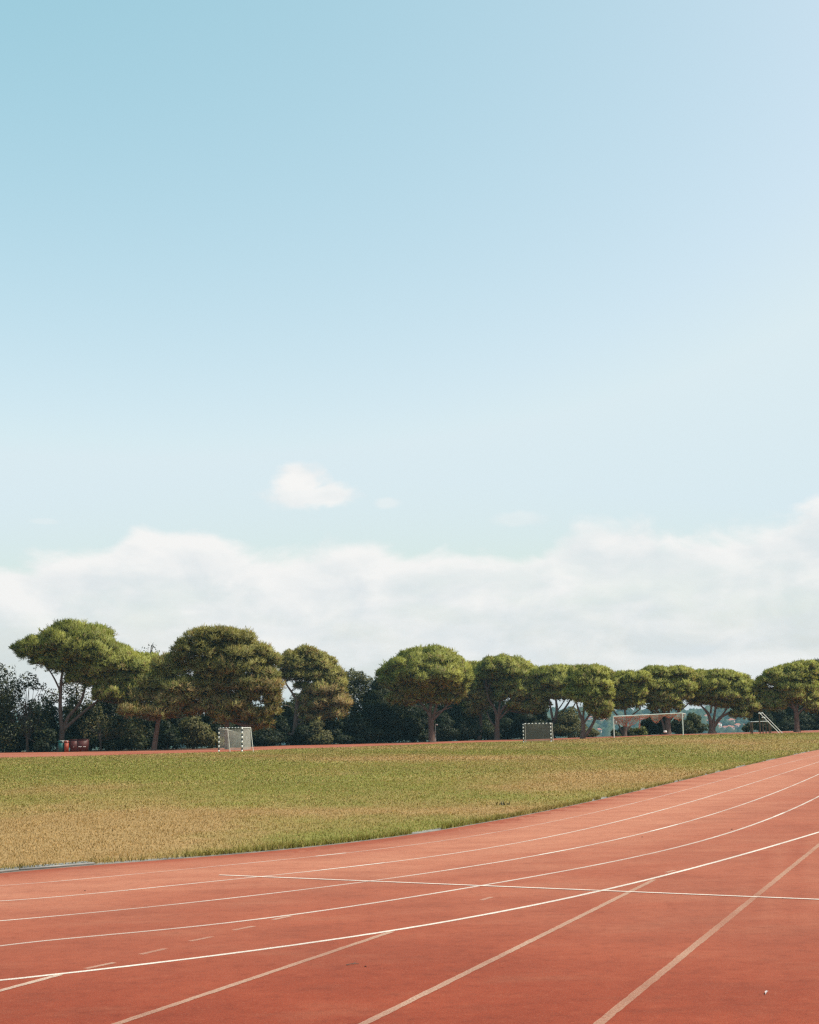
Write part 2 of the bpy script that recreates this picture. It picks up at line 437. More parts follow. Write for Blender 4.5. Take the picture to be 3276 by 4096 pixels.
# ------------------------------------------------------------------ grass blades
def make_grass():
    V = []; F3 = []; F4 = []; C = []; NN = []
    nv = 0
    def blades(n, ra, rb, h, w, azlim=20.0, edge=None, dryoff=0., fixed=None):
        nonlocal nv
        if fixed is None:
            a = rng.uniform(-azlim, azlim, n)
            u = rng.uniform(0, 1, n)
            r = np.sqrt(ra ** 2 + u * (rb ** 2 - ra ** 2))
            ok = (r > r_edge(a) + .20) & (r < r_far1(a))
            # lean margin of the frame on the right where the track lies
            a, r = a[ok], r[ok]
            x = np.sin(np.radians(a)) * r; y = np.cos(np.radians(a)) * r
        else:
            x, y = fixed
            r = np.hypot(x, y)
        n = len(x)
        P = np.stack([x, y, terrain(x, y)], -1)
        cl = .55 + .9 * fbm(x / .5, y / .5, 61)
        hh = h * rng.uniform(.55, 1.35, n) * cl
        ww = w * rng.uniform(.7, 1.3, n)
        th = rng.uniform(0, 2 * np.pi, n)
        side = np.stack([np.cos(th), np.sin(th), 0 * th], -1)
        ph = rng.uniform(0, 2 * np.pi, n); ln = rng.uniform(.1, 1.0, n) * hh
        lean = np.stack([np.cos(ph), np.sin(ph), 0 * ph], -1) * ln[:, None]
        up = np.zeros((n, 3)); up[:, 2] = 1
        b0 = P - side * ww[:, None] / 2; b1 = P + side * ww[:, None] / 2
        mid = P + lean * .3 + up * hh[:, None] * .6
        m0 = mid - side * ww[:, None] * .38; m1 = mid + side * ww[:, None] * .38
        tip = P + lean + up * (hh * .95)[:, None]
        VV = np.stack([b0, b1, m1, m0, tip], 1).reshape(-1, 3)
        k = np.arange(n)[:, None] * 5 + nv
        F4.append(np.concatenate([k, k + 1, k + 2, k + 3], 1)); F3.append(np.concatenate([k + 3, k + 2, k + 4], 1))
        col = turf_col(P) * rng.uniform(.78, 1.25, (n, 1))
        q = rng.uniform(0, 1, n)[:, None]
        col = np.where(q < .16, C_DRY * rng.uniform(.8, 1.35, (n, 1)), col)
        if dryoff: col = col * (1 - dryoff) + dryoff * C_GREEN * .9
        C.append(np.repeat(col, 5, 0)); V.append(VV); nv += 5 * n
        ng = np.cross(side, up + lean); ng /= np.linalg.norm(ng, axis=1)[:, None]
        nn_ = up * .8 + ng * np.where(rng.uniform(0, 1, (n, 1)) < .5, -.5, .5) + rng.normal(0, .15, (n, 3))
        nn_ /= np.linalg.norm(nn_, axis=1)[:, None]; NN.append(np.repeat(nn_, 5, 0))
    for ra, rb, dens, h, w in ((11, 20, 1300, .027, .005), (20, 30, 640, .029, .008), (30, 45, 290, .033, .013), (45, 70, 115, .04, .022), (70, 112, 42, .046, .04), (112, 165, 14, .05, .07)):
        area = R(40) * (rb ** 2 - ra ** 2) / 2
        blades(int(area * dens), ra, rb, h, w)
    # unmown fringe along the kerb
    seg = EDGE[(az_full > -22) & (az_full < 17.5)]
    d = np.concatenate([[0], np.cumsum(np.hypot(*np.diff(seg[:, :2], axis=0).T))])
    n = 44000
    t = rng.uniform(0, 1, n) ** 1.5 * d[-1]
    t = t[vnoise(t / 1.6, t * 0, 71) + .5 * vnoise(t / .4, t * 0, 72) > .48]
    aa = np.degrees(np.arctan2(np.interp(t, d, seg[:, 0]), np.interp(t, d, seg[:, 1])))
    t = t[(aa > -9.4) | (rng.uniform(0, 1, len(t)) < .25)]
    t = t[(t < 22) | (rng.uniform(0, 1, len(t)) < .4)]
    x = np.interp(t, d, seg[:, 0]); y = np.interp(t, d, seg[:, 1])
    rr = np.hypot(x, y); off = .03 + rng.exponential(.15, len(t))
    x = x * (1 + off / rr * 1.25); y = y * (1 + off / rr * 1.25)
    blades(0, 0, 0, .075, .008, fixed=(x, y), dryoff=.5)
    o = mk('grass', np.concatenate(V), [np.concatenate(F3), np.concatenate(F4)], M_GRASS, col=np.concatenate(C), nrm=np.concatenate(NN))
    tag(o, 'patchy green and straw coloured grass covering the infield', 'grass', kind='stuff')
az_full = np.degrees(np.arctan2(EDGE[:, 0], EDGE[:, 1]))
make_grass()

# ------------------------------------------------------------------ kerb drain
def strip(P, off0, off1, z0, n_up=0, mat=None, name='x', kind='structure'):
    d = np.gradient(P[:, :2], axis=0); d /= np.linalg.norm(d, axis=1)[:, None]
    nrm = np.stack([-d[:, 1], d[:, 0]], -1)
    A = P[:, :2] + nrm * off0; B = P[:, :2] + nrm * off1
    V = np.concatenate([np.c_[A, terrain(A[:, 0], A[:, 1]) + z0], np.c_[B, terrain(B[:, 0], B[:, 1]) + z0]])
    n = len(P); k = np.arange(n - 1)[:, None]
    F = np.concatenate([k, k + 1, k + 1 + n, k + n], 1)
    return V, F
def resample(P, step):
    d = np.concatenate([[0], np.cumsum(np.hypot(*np.diff(P[:, :2], axis=0).T))])
    t = np.arange(0, d[-1], step)
    x = np.interp(t, d, P[:, 0]); y = np.interp(t, d, P[:, 1])
    return np.stack([x, y, terrain(x, y)], -1)
M_CONC = plain('grey_concrete', (.215, .200, .182), .9, .15, .35, 3.)
M_SLOT = plain('slot_dark', (.03, .033, .035), .9, .1, .1)
kp = resample(EDGE[(az_full > -60)], .25)
mb = MB()
V, F = strip(kp, .0, .20, .008); mb.add(V, F)
n = len(kp)
V2, F2 = strip(kp, .0, .0, 0); V2[n:, :] = V2[:n, :]; V2[:n, 2] += -.02; V2[n:, 2] += .008
mb.add(V2, F2)
ko = mb.build('kerb', M_CONC); tag(ko, kind='structure')
# slotted gratings lie in the channel at the left
dr = kp[(np.degrees(np.arctan2(kp[:, 0], kp[:, 1])) > -25) & (np.degrees(np.arctan2(kp[:, 0], kp[:, 1])) < -9.5)]
M_GRATE = plain('grating_steel', (.235, .228, .215), .5, .4, .15, 5.)
dd = resample(dr, .02)
dirs = np.gradient(dd[:, :2], axis=0); dirs /= np.linalg.norm(dirs, axis=1)[:, None]
GRATE_LEN = 50
k = 0; gi = 0
while k + GRATE_LEN < len(dd):
    seg = dd[k:k + GRATE_LEN - 1]
    c = seg[len(seg) // 2]; t = dirs[k + GRATE_LEN // 2]; nn = np.array([-t[1], t[0]])
    ax = np.array([[t[0], t[1], 0], [nn[0], nn[1], 0], [0, 0, 1]])
    mb = MB(); half = .488
    cc = np.array([c[0] + nn[0] * .13, c[1] + nn[1] * .13, terrain(c[0], c[1])])
    for s_ in (-1, 1):
        mb.box(cc + ax[1] * s_ * .098 + [0, 0, .022], (half, .022, .012), ax)
    for q in np.linspace(-half + .012, half - .012, 17):
        mb.box(cc + ax[0] * q + [0, 0, .021], (.016, .078, .0105), ax)
    root = empty('drain_grating', cc, 'grey slotted drain grating, %s along the kerb from the left frame edge' % (['first', 'second', 'third', 'fourth', 'fifth', 'sixth', 'seventh', 'eighth', 'ninth', 'tenth', 'eleventh', 'twelfth', 'thirteenth', 'fourteenth', 'fifteenth'][min(gi, 14)]), 'drain', 'slotted gratings of the kerb drain')
    mb.build('grate', M_GRATE, root, base=cc)
    m2 = MB(); m2.box(cc + [0, 0, .0105], (half, .078, .0008), ax)
    m2.build('gully', M_SLOT, root, base=cc)
    k += GRATE_LEN; gi += 1

# ------------------------------------------------------------------ painted lines
def paint_mat(name, strength, fade=.35, tint=(.74, .66, .58)):
    m, nt, b, o = new_mat(name)
    pos = world_pos(nt)
    a = noise_node(nt, 95, 3, .75, pos); c = noise_node(nt, .55, 3, .6, pos); g = noise_node(nt, 150, 2, .6, pos)
    th = math_node(nt, 'ADD', maprange(nt, c.outputs['Fac'], .3, .7, strength - fade, strength + fade * .5, False), 0.)
    v = math_node(nt, 'ADD', math_node(nt, 'MULTIPLY', a.outputs['Fac'], .75), math_node(nt, 'MULTIPLY', g.outputs['Fac'], .25))
    f = math_node(nt, 'MULTIPLY', th, maprange(nt, v, .36, .64, 1.3, .55), clamp=True)
    b.inputs['Base Color'].default_value = (*tint, 1); b.inputs['Roughness'].default_value = .8; b.inputs['Specular IOR Level'].default_value = .2
    tr = nt.nodes.new('ShaderNodeBsdfTransparent'); mx = nt.nodes.new('ShaderNodeMixShader')
    nt.links.new(f, mx.inputs[0]); nt.links.new(tr.outputs[0], mx.inputs[1]); nt.links.new(b.outputs[0], mx.inputs[2]); nt.links.new(mx.outputs[0], o.inputs['Surface'])
    return m
def paint(P, w, mat, z=.004, seg=.07):
    P = resample(P, seg)
    j1 = (w * (.5 + .08 * (vnoise(np.arange(len(P)) * .9, np.zeros(len(P)), 5) - .5) + .045 * rng.uniform(-1, 1, len(P))))[:, None]
    j2 = (w * (.5 + .08 * (vnoise(np.arange(len(P)) * .9, np.ones(len(P)), 6) - .5) + .045 * rng.uniform(-1, 1, len(P))))[:, None]
    V, F = strip(P, -j1, j2, z)
    o = mk('lane_line', V, [F], mat); tag(o, kind='structure')
    return o
for k, st, w in ((1, .42, .042), (2, .64, .042), (3, .70, .045), (4, .64, .046), (5, .90, .052)):
    paint(CURVES[k], w, paint_mat('line_paint', st, .3), .002)
# stretches that were repainted later and are still bright white
M_FRESH = paint_mat('fresh_line_paint', .96, .10)
for k, x0, x1 in ((2, 1281, 1560), (1, 1248, 1405), (3, 2154, 2268), (3, 2584, 2712), (4, 3090, 3150)):
    px_, py_ = project(CURVES[k]); sel = (px_ >= x0) & (px_ <= x1) & (CURVES[k] @ np.array([0, 1., 0]) > 5)
    paint(CURVES[k][sel], .046, M_FRESH, .003)
def straight(p0, p1, w, mat, z, e0=0, e1=0):
    P = ground_hit([p0[0], p1[0]], [p0[1], p1[1]])
    d = P[1] - P[0]; d[2] = 0; d /= np.linalg.norm(d)
    A = P[0] - d * e0; B = P[1] + d * e1
    t = np.linspace(0, 1, 40)[:, None]
    Q = A * (1 - t) + B * t; Q[:, 2] = terrain(Q[:, 0], Q[:, 1])
    return paint(Q, w, mat, z)
M_P2 = paint_mat('faded_line_paint', .52, .2, (.60, .42, .31))
straight((877,3501), (3276,3599), .05, paint_mat('fresh_line_paint', .95, .12), .005, 0, 8)
straight((0,3964), (252,3897), .055, paint_mat('faded_line_paint', .62, .2, (.68, .54, .43)), .0035, 8, 0)
straight((471,4096), (1581,3723), .055, M_P2, .0035, 8, 0)
straight((1457,4096), (2618,3519), .055, M_P2, .0035, 8, 0)
straight((2396,4096), (3146,3486), .06, paint_mat('faded_line_paint', .44, .2, (.58, .38, .27)), .0035, 6, 7)
M_DASH = paint_mat('dash_paint', .36, .3, (.66, .47, .36))
for p0, p1 in (((342,3876),(457,3852)), ((561,3819),(663,3796)), ((761,3766),(848,3748)), ((934,3722),(1015,3706)), ((1093,3680),(1163,3665)), ((1925,3602),(1968,3589)), ((2665,3491),(2699,3482))):
    P = ground_hit([p0[0], p1[0]], [p0[1], p1[1]])
    t = np.linspace(0, 1, 10)[:, None]
    V, F = strip(P[0] * (1 - t) + P[1] * t, -.025, .025, .0035)
    tag(mk('lane_mark', V, [F], M_DASH), kind='structure')

# ------------------------------------------------------------------ trees
ZC = {1: (0, 2440, .47564), 2: (620, 2440, .47564), 3: (1400, 2500, .47564), 4: (2050, 2600, .40603), 5: (2650, 2600, .36311)}
def zpx(z, x, y):
    ox, oy, s = ZC[z]
    return ox + np.asarray(x, float) * s, oy + np.asarray(y, float) * s

def fib(n):
    i = np.arange(n) + .5
    z = 1 - 2 * i / n; a = np.pi * (1 + 5 ** .5) * i
    r = np.sqrt(1 - z * z)
    return np.stack([np.cos(a) * r, np.sin(a) * r, z], -1)

def needles(P, D, size, width, nb, col, N, spread=.5):
    n = len(P)
    D = D / (np.linalg.norm(D, axis=1)[:, None] + 1e-9)
    P = np.repeat(P, nb, 0); D = np.repeat(D, nb, 0); size = np.repeat(size, nb); col = np.repeat(col, nb, 0)
    m = n * nb
    d = D + spread * rng.normal(0, 1, (m, 3)); d /= np.linalg.norm(d, axis=1)[:, None]
    sd = np.cross(d, rng.normal(0, 1, (m, 3))); sd /= np.linalg.norm(sd, axis=1)[:, None] + 1e-9
    L = (size * rng.uniform(.65, 1.2, m))[:, None]; w = width * rng.uniform(.7, 1.3, (m, 1))
    P = P + rng.normal(0, .05, (m, 3))
    N = np.repeat(N, nb, 0)
    ng = np.cross(sd, d); fl = np.sum(ng * N, 1) < 0
    sd = np.where(fl[:, None], -sd, sd)
    V = np.stack([P - sd * w * .6, P + sd * w * .6, P + d * L + sd * w * .35, P + d * L - sd * w * .35], 1).reshape(-1, 3)
    F = np.arange(m * 4).reshape(-1, 4)
    col = col * rng.uniform(.9, 1.12, (m, 1))
    return V, F, np.repeat(col, 4, 0), np.repeat(N, 4, 0)

def crown_puffs(ells, depth, scale, pr, gap, inset=.6):
    """ells: ellipsoids (centre xyz, rx, ry(depth), rz) -> puff centres, radii, ellipsoid index"""
    C, Rr, K = [], [], []
    for k, (c, rx, ry, rz) in enumerate(ells):
        area = 4 * np.pi * ((rx * ry) ** 1.6 / 3 + (rx * rz) ** 1.6 / 3 + (ry * rz) ** 1.6 / 3) ** (1 / 1.6)
        re = float(np.clip(.46 * min(rx, rz), .34, pr))
        n = int(max(7, area * .8 / (re * re * gap)))
        u = fib(n); u = u + rng.normal(0, .12, u.shape); u /= np.linalg.norm(u, axis=1)[:, None]
        u = u[u[:, 2] > -.6]
        q = np.maximum(np.array([rx, ry, rz]) - re * inset, .12)
        p = c + u * q * rng.uniform(.72, 1.04, (len(u), 1))
        C.append(p); Rr.append(re * rng.uniform(.5, 1.4, len(u))); K.append(np.full(len(u), k))
    C = np.concatenate(C); Rr = np.concatenate(Rr); K = np.concatenate(K)
    ok = np.ones(len(C), bool)
    for k, (c, rx, ry, rz) in enumerate(ells):
        q = (C - c) / np.array([rx, ry, rz])
        ok &= ~((np.sum(q * q, 1) < .42) & (K != k))
    return C[ok], Rr[ok], K[ok]

STYLES = {
    # needle colour range, puff radius, tuft length, puff spacing
    'umbrella': dict(c0=(.200, .226, .048), c1=(.380, .388, .096), br=(.295, .235, .095), pr=.95, tl=.32, gap=1.35, up=.8, low=.12),
    'olive':    dict(c0=(.220, .218, .066), c1=(.360, .335, .110), br=(.325, .235, .105), pr=.72, tl=.36, gap=2.1, up=.5, low=.15),
    'tall':     dict(c0=(.180, .182, .056), c1=(.325, .298, .094), br=(.305, .215, .090), pr=.80, tl=.40, gap=2.1, up=.5, low=.15),
    'dark':     dict(c0=(.034, .044, .020), c1=(.060, .070, .028), br=(.060, .052, .026), pr=.85, tl=.34, gap=1.3, up=.5, low=.2),  # needles this dark carry the shade these conifers stand in
}

def limb_pts(P, n=10):
    """smooth a coarse polyline"""
    P = np.asarray(P, float)
    t = np.linspace(0, 1, len(P)); tt = np.linspace(0, 1, n)
    Q = np.stack([np.interp(tt, t, P[:, k]) for k in range(P.shape[1])], -1)
    for _ in range(2):
        Q[1:-1] = (Q[:-2] + 2 * Q[1:-1] + Q[2:]) / 4
    return Q

def pine(z, base, trunk, limbs, ells, style, label, name='pine_tree', depth=None, dead=(), bark=None, fine=1.0, brown=.25, auto=True):
    """base, trunk, limbs, ellipsoids in the pixels of one photo region"""
    st = STYLES[style]
    bx, by = zpx(z, *base)
    if depth is None:
        g = ground_hit([bx], [by])[0]; depth = g[1]
    else:
        g = at_depth(bx, by, depth)
    g = np.array([g[0], depth, terrain(g[0], depth)])
    s = depth / F_PX * ZC[z][2]          # metres per region pixel
    def W(x, y, dy=0.):
        p = at_depth(*zpx(z, x, y), depth)
        p = p + np.array([0, dy, 0]); return p
    # the base of the trunk goes into the soil
    root = empty(name, g, label, 'tree', 'trees along the far side of the field')
    mbt = MB(); nodes = []
    def run(pts, first=False):
        P = []; rad = []; dy = 0
        for i, q in enumerate(pts):
            dy = q[3] if len(q) > 3 else dy
            P.append(W(q[0], q[1], dy)); rad.append(q[2] * s / 2)
        P = np.array(P); rad = np.array(rad)
        if first:
            P[0] = g + [0, 0, -.15]
            P = np.vstack([P[:1], P[:1] + [0, 0, .4], P[1:]]); rad = np.concatenate([[rad[0] * 1.35], [rad[0] * 1.02], rad[1:]])
        Q = limb_pts(np.c_[P, rad], max(8, 3 * len(P)))
        if first: Q[0, :3] = P[0]
        mbt.tube(Q[:, :3], Q[:, 3], 10, jit=.07)
        for q in Q[len(Q) // 3:]: nodes.append(q)
    run(trunk, True)
    for l in limbs: run(l)
    E = []
    for e in ells:
        dy = e[4] if len(e) > 4 else rng.uniform(-.6, .6)
        rx, rz = e[2] * s * (1.07 if z > 3 else 1), e[3] * s * (1.05 if z > 3 else 1)
        E.append((W(e[0], e[1], dy), rx, max(rx * .8, .6 * (rx + rz) / 2), rz))
    C, Rr, K = crown_puffs(E, depth, s, st['pr'] * fine, st['gap'], .38 if style == 'umbrella' else .7)
    # boughs from the limbs out to the clumps of needles
    N = np.array(nodes)
    for c in C[:: (1 if len(C) < 70 else 2)]:
        d = np.linalg.norm(N[:, :3] - c, axis=1) + np.maximum(N[:, 2] - c[2], 0) * 1.5
        q = N[int(np.argmin(d))]
        mid = (q[:3] + c) / 2 + rng.normal(0, .12, 3) + [0, 0, -.12 * np.linalg.norm(c - q[:3])]
        r0 = min(q[3] * .5, .085)
        mbt.tube(limb_pts(np.array([[*q[:3], r0], [*mid, r0 * .65], [*c, .018]]), 6)[:, :3], np.linspace(r0, .02, 6), 5, cap=False)
    mbt.build('trunk', bark or M_BARK, root, base=g, smooth=True)
    for dl in dead:
        md = MB(); P = np.array([W(q[0], q[1], q[3] if len(q) > 3 else -.5) for q in dl]); rad = np.array([q[2] * s / 2 for q in dl])
        Q = limb_pts(np.c_[P, rad], 10)
        md.tube(Q[:, :3], Q[:, 3], 7, jit=.08)
        ob = md.build('bare_branch', M_DEAD, root, base=g, smooth=True); ob['label'] = 'pale bare branch lit by the sun'
    # needles
    VV, FF, CC, NN = [], [], [], []; nv = 0
    cen = C.mean(0)
    zmin, zmax = C[:, 2].min(), C[:, 2].max()
    for c, r in zip(C, Rr):
        back = (c[1] - g[1]) > 1.5
        n = int(4 * np.pi * r * r * (9.5 if back else 17) / (st['tl'] / .35))
        u = rng.normal(0, 1, (int(n * 1.5), 3)); u /= np.linalg.norm(u, axis=1)[:, None]
        u = u[(u[:, 2] > -.08) | (rng.uniform(0, 1, len(u)) < st['low'])][:n]
        P = c + u * np.array([r, r, r * .72]) * (1 - .35 * rng.uniform(0, 1, (len(u), 1)) ** 2) * np.where(rng.uniform(0, 1, (len(u), 1)) < .14, rng.uniform(1.0, 1.45, (len(u), 1)), 1)
        D = u + np.array([0, 0, st['up']])
        t = rng.uniform(0, 1)
        old = rng.uniform(0, 1, len(u)) < (brown * (1.5 if (c[2] - zmin) / (zmax - zmin + 1e-6) < .45 else .35))
        col = np.array(st['c0']) * (1 - t) + np.array(st['c1']) * t
        col = np.where(old[:, None], np.array(st['br']), col) * rng.uniform(.8, 1.2)
        out = c - cen; out = out / (np.linalg.norm(out) + 1e-6)
        N_ = u * .8 + out * .25 + np.array([0, 0, .2]) + rng.normal(0, .16, u.shape); N_ /= np.linalg.norm(N_, axis=1)[:, None]
        V, F, cc, nn_ = needles(P, D, st['tl'] * (.8 + .3 * r) * rng.uniform(.7, 1.45, len(u)), .05 * depth / 160, 6, col, N_)
        VV.append(V); FF.append(F + nv); CC.append(cc); NN.append(nn_); nv += len(V)
    mk('crown', np.concatenate(VV), [np.concatenate(FF)], M_NEEDLE, root, np.concatenate(CC), base=g, nrm=np.concatenate(NN))
    return root

def leaf_cloud(blobs, dens, size, c0, c1, flat=.4):
    """broad leaves spread over the surface and through the volume of overlapping blobs"""
    VV, CC, NN = [], [], []
    for c, rx, ry, rz in blobs:
        area = 4 * np.pi * ((rx * ry) ** 1.6 / 3 + (rx * rz) ** 1.6 / 3 + (ry * rz) ** 1.6 / 3) ** (1 / 1.6)
        n = int(area * dens)
        u = rng.normal(0, 1, (n, 3)); u /= np.linalg.norm(u, axis=1)[:, None]
        k = 1 - .55 * rng.uniform(0, 1, n) ** 2.2
        P = c + u * np.array([rx, ry, rz]) * k[:, None]
        lump = vnoise(P[:, 0] * 1.6 + 50, P[:, 2] * 1.6 + 50, 91) + .5 * vnoise(P[:, 0] * 4 + 9, P[:, 2] * 4 + P[:, 1] * 3, 92)
        P = P + u * (lump[:, None] - .75) * .55 * min(rx, rz, 1.2)
        sel = rng.uniform(0, 1, n) < np.clip(lump * 1.3, .25, 1)
        P, u = P[sel], u[sel]; n = len(P)
        d = u * .5 + rng.normal(0, .6, (n, 3)) + [0, 0, flat]; d /= np.linalg.norm(d, axis=1)[:, None]
        a = np.cross(d, rng.normal(0, 1, (n, 3))); a /= np.linalg.norm(a, axis=1)[:, None] + 1e-9
        b_ = np.cross(d, a)
        sz = size * rng.uniform(.55, 1.3, (n, 1))
        V = np.stack([P - a * sz, P - b_ * sz * .5, P + a * sz, P + b_ * sz * .5], 1).reshape(-1, 3)
        t = rng.uniform(0, 1, (n, 1)) ** 1.5
        col = (np.array(c0) * (1 - t) + np.array(c1) * t) * rng.uniform(.75, 1.25, (n, 1))
        N_ = u * .7 + d * .5 + [0, 0, .15]; N_ /= np.linalg.norm(N_, axis=1)[:, None]
        VV.append(V); CC.append(np.repeat(col, 4, 0)); NN.append(np.repeat(N_, 4, 0))
    V = np.concatenate(VV)
    return V, np.arange(len(V)).reshape(-1, 4), np.concatenate(CC), np.concatenate(NN)

def broadleaf(z, base, trunk, ells, c0, c1, label, depth=None, name='broadleaf_tree', dens=42, size=.13, limbs=(), cat='tree', group='trees along the far side of the field'):
    bx, by = zpx(z, *base)
    if depth is None:
        g = ground_hit([bx], [by])[0]; depth = g[1]
    else:
        g = at_depth(bx, by, depth)
    g = np.array([g[0], depth, terrain(g[0], depth)])
    s = depth / F_PX * ZC[z][2]
    root = empty(name, g, label, cat, group)
    mbt = MB()
    W = lambda x, y: at_depth(*zpx(z, x, y), depth)
    for i, l in enumerate([trunk] + list(limbs)):
        P = np.array([W(q[0], q[1]) for q in l]); rad = np.array([q[2] * s / 2 for q in l])
        if i == 0: P[0] = g + [0, 0, -.1]
        Q = limb_pts(np.c_[P, rad], 9); 
        if i == 0: Q[0, :3] = P[0]
        mbt.tube(Q[:, :3], Q[:, 3], 7, jit=.07)
    B = [(W(e[0], e[1]) + [0, rng.uniform(-.5, .5), 0], e[2] * s, e[2] * s * .85, e[3] * s) for e in ells]
    tr = limb_pts(np.array([W(q[0], q[1]) for q in trunk]), 9)
    for c, rx, ry, rz in B:
        for _ in range(3):
            e = c + rng.uniform(-.6, .6, 3) * np.array([rx, ry, rz]); q = tr[rng.integers(3, 9)]
            mbt.tube(limb_pts(np.array([q, (q + e) / 2 + rng.normal(0, .1, 3), e]), 6), np.linspace(.05, .015, 6), 5, cap=False)
    mbt.build('trunk', M_BARK_DK, root, base=g, smooth=True)
    V, F, C, N_ = leaf_cloud(B, dens, size, c0, c1)
    mk('crown', V, [F], M_LEAF, root, C, base=g, nrm=N_)
    return root

# --- far left broadleaves
LD0, LD1 = (.014, .021, .010), (.036, .046, .017)      # dark evergreen leaves, with the understory's shade put into the colour
LM0, LM1 = (.026, .036, .014), (.085, .092, .034)      # mid green leaves
LO0, LO1 = (.085, .090, .034), (.170, .150, .062)      # olive, half dry leaves
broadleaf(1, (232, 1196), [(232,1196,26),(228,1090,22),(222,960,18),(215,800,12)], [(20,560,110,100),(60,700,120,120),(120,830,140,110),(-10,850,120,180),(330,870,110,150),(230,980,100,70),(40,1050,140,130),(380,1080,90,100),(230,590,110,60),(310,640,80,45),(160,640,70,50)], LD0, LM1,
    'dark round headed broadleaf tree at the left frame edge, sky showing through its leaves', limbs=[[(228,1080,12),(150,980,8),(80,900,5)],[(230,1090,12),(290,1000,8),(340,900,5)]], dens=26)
broadleaf(1, (90, 1198), [(90,1198,20),(70,1100,16),(50,950,12),(30,780,8)], [(-20,520,70,70),(30,610,90,70),(-40,700,90,110),(110,690,90,60)], LM0, LO1,
    'sunlit ragged broadleaf treetop at the left frame edge, left of the leaning pine', dens=24, depth=147)
broadleaf(1, (640, 1190), [(640,1190,16),(640,1000,14),(650,800,12),(640,650,8)], [(600,640,110,80),(640,780,120,100),(760,880,120,90),(600,930,110,90),(420,740,90,80)], LM0, LO1,
    'thin leaved broadleaf tree seen between the forked limbs of the leaning pine', dens=34, depth=150)
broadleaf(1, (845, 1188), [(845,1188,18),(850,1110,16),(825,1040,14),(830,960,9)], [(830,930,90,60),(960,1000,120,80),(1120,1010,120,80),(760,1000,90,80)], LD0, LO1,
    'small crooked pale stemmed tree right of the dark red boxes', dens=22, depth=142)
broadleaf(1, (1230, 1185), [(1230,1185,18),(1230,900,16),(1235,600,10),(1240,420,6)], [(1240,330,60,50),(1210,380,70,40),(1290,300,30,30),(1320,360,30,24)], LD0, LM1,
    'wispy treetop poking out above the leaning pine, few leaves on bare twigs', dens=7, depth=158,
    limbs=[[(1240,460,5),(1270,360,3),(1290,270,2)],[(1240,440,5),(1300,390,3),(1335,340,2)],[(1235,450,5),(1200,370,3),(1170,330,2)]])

# --- the pines, left to right
pine(1, (500, 1190), [(505,1190,60),(518,1060,52),(530,985,48)],
    [[(520,1000,40),(508,900,32),(505,790,30),(512,640,28),(520,540,18),(540,440,8)],
     [(535,1000,34),(570,900,28),(630,840,26),(690,760,24),(715,640,18),(740,540,8)],
     [(540,1000,32),(610,940,26),(700,860,22),(800,780,20),(950,675,14),(1080,620,6)],
     [(505,680,16),(470,600,14),(420,510,12),(340,430,8),(260,400,4)],
     [(515,640,14),(580,570,12),(660,540,6)],[(505,720,10),(420,690,8),(330,660,4)],[(505,760,8),(470,760,6),(430,660,4)]],
    [(640,300,290,165),(880,480,150,110),(740,520,130,90),(610,480,110,80),(1000,600,140,100),(1120,540,130,100),(1080,740,150,70),(900,700,100,60),(640,590,90,60),(760,345,250,130),(320,345,180,110),(430,420,150,100),(920,410,190,110),(680,430,230,130),(1050,470,180,110),(1200,500,150,130),(1100,620,180,120),(800,590,110,120),(1180,680,110,90),(480,470,90,80),(960,720,170,75),(1240,600,110,110)],
    'umbrella', 'tallest umbrella pine, leaning right with three forked limbs, behind the green bin', brown=.2)
pine(2, (-8, 1182), [(-5,1182,44),(10,1050,40),(28,925,34),(60,800,28),(150,680,20),(260,600,10)],
    [[(40,880,18),(-60,800,12),(-150,760,6)],[(60,800,18),(200,760,14),(330,700,10),(450,650,5)],[(100,740,14),(60,620,10),(60,500,5)]],
    [(90,470,130,90),(150,520,120,100),(-70,740,120,90),(20,740,120,90),(-40,620,90,80),(40,620,150,110),(250,660,170,90),(330,720,170,110),(430,660,130,100),(520,740,130,90),(600,790,100,80),(140,780,160,90),(60,860,130,80),(-100,860,150,60),(-190,850,110,60),(470,820,110,70),(330,840,90,50)],
    'olive', 'bushy olive green pine with one slanting trunk, right of the leaning umbrella pine', brown=.4)
pine(2, (606, 1172), [(606,1172,40),(604,980,36),(612,840,32),(622,700,28),(600,520,22),(560,360,14),(540,260,8)],
    [[(612,760,20),(740,640,14),(900,560,7)],[(612,720,18),(480,560,12),(330,400,7)],[(610,850,18),(760,820,12),(930,780,6)],[(600,560,14),(700,420,10),(780,280,5)],[(330,420,8),(260,440,6),(220,450,3)]],
    [(380,240,110,80),(330,480,110,80),(450,560,120,90),(900,480,90,70),(960,560,90,90),(900,690,110,100),(960,660,80,90),(700,290,120,80),(600,560,120,90),(600,900,110,70),(520,860,90,70),(700,820,110,80),(520,230,120,70),(640,220,110,60),(750,240,80,60),(250,330,90,80),(240,400,70,60),(420,360,140,100),(580,360,140,100),(720,390,140,100),(880,360,100,70),(480,480,140,100),(650,500,150,100),(820,500,140,100),(940,440,100,70),(990,420,60,50),(620,640,120,100),(780,640,150,100),(930,640,120,100),(980,770,80,80),(780,740,100,70),(800,880,110,70),(830,900,70,60),(690,860,90,60),(890,960,90,50),(960,860,80,60)],
    'tall', 'tallest bushy pine with a ragged dark top, behind the goal with the white net', brown=.35)
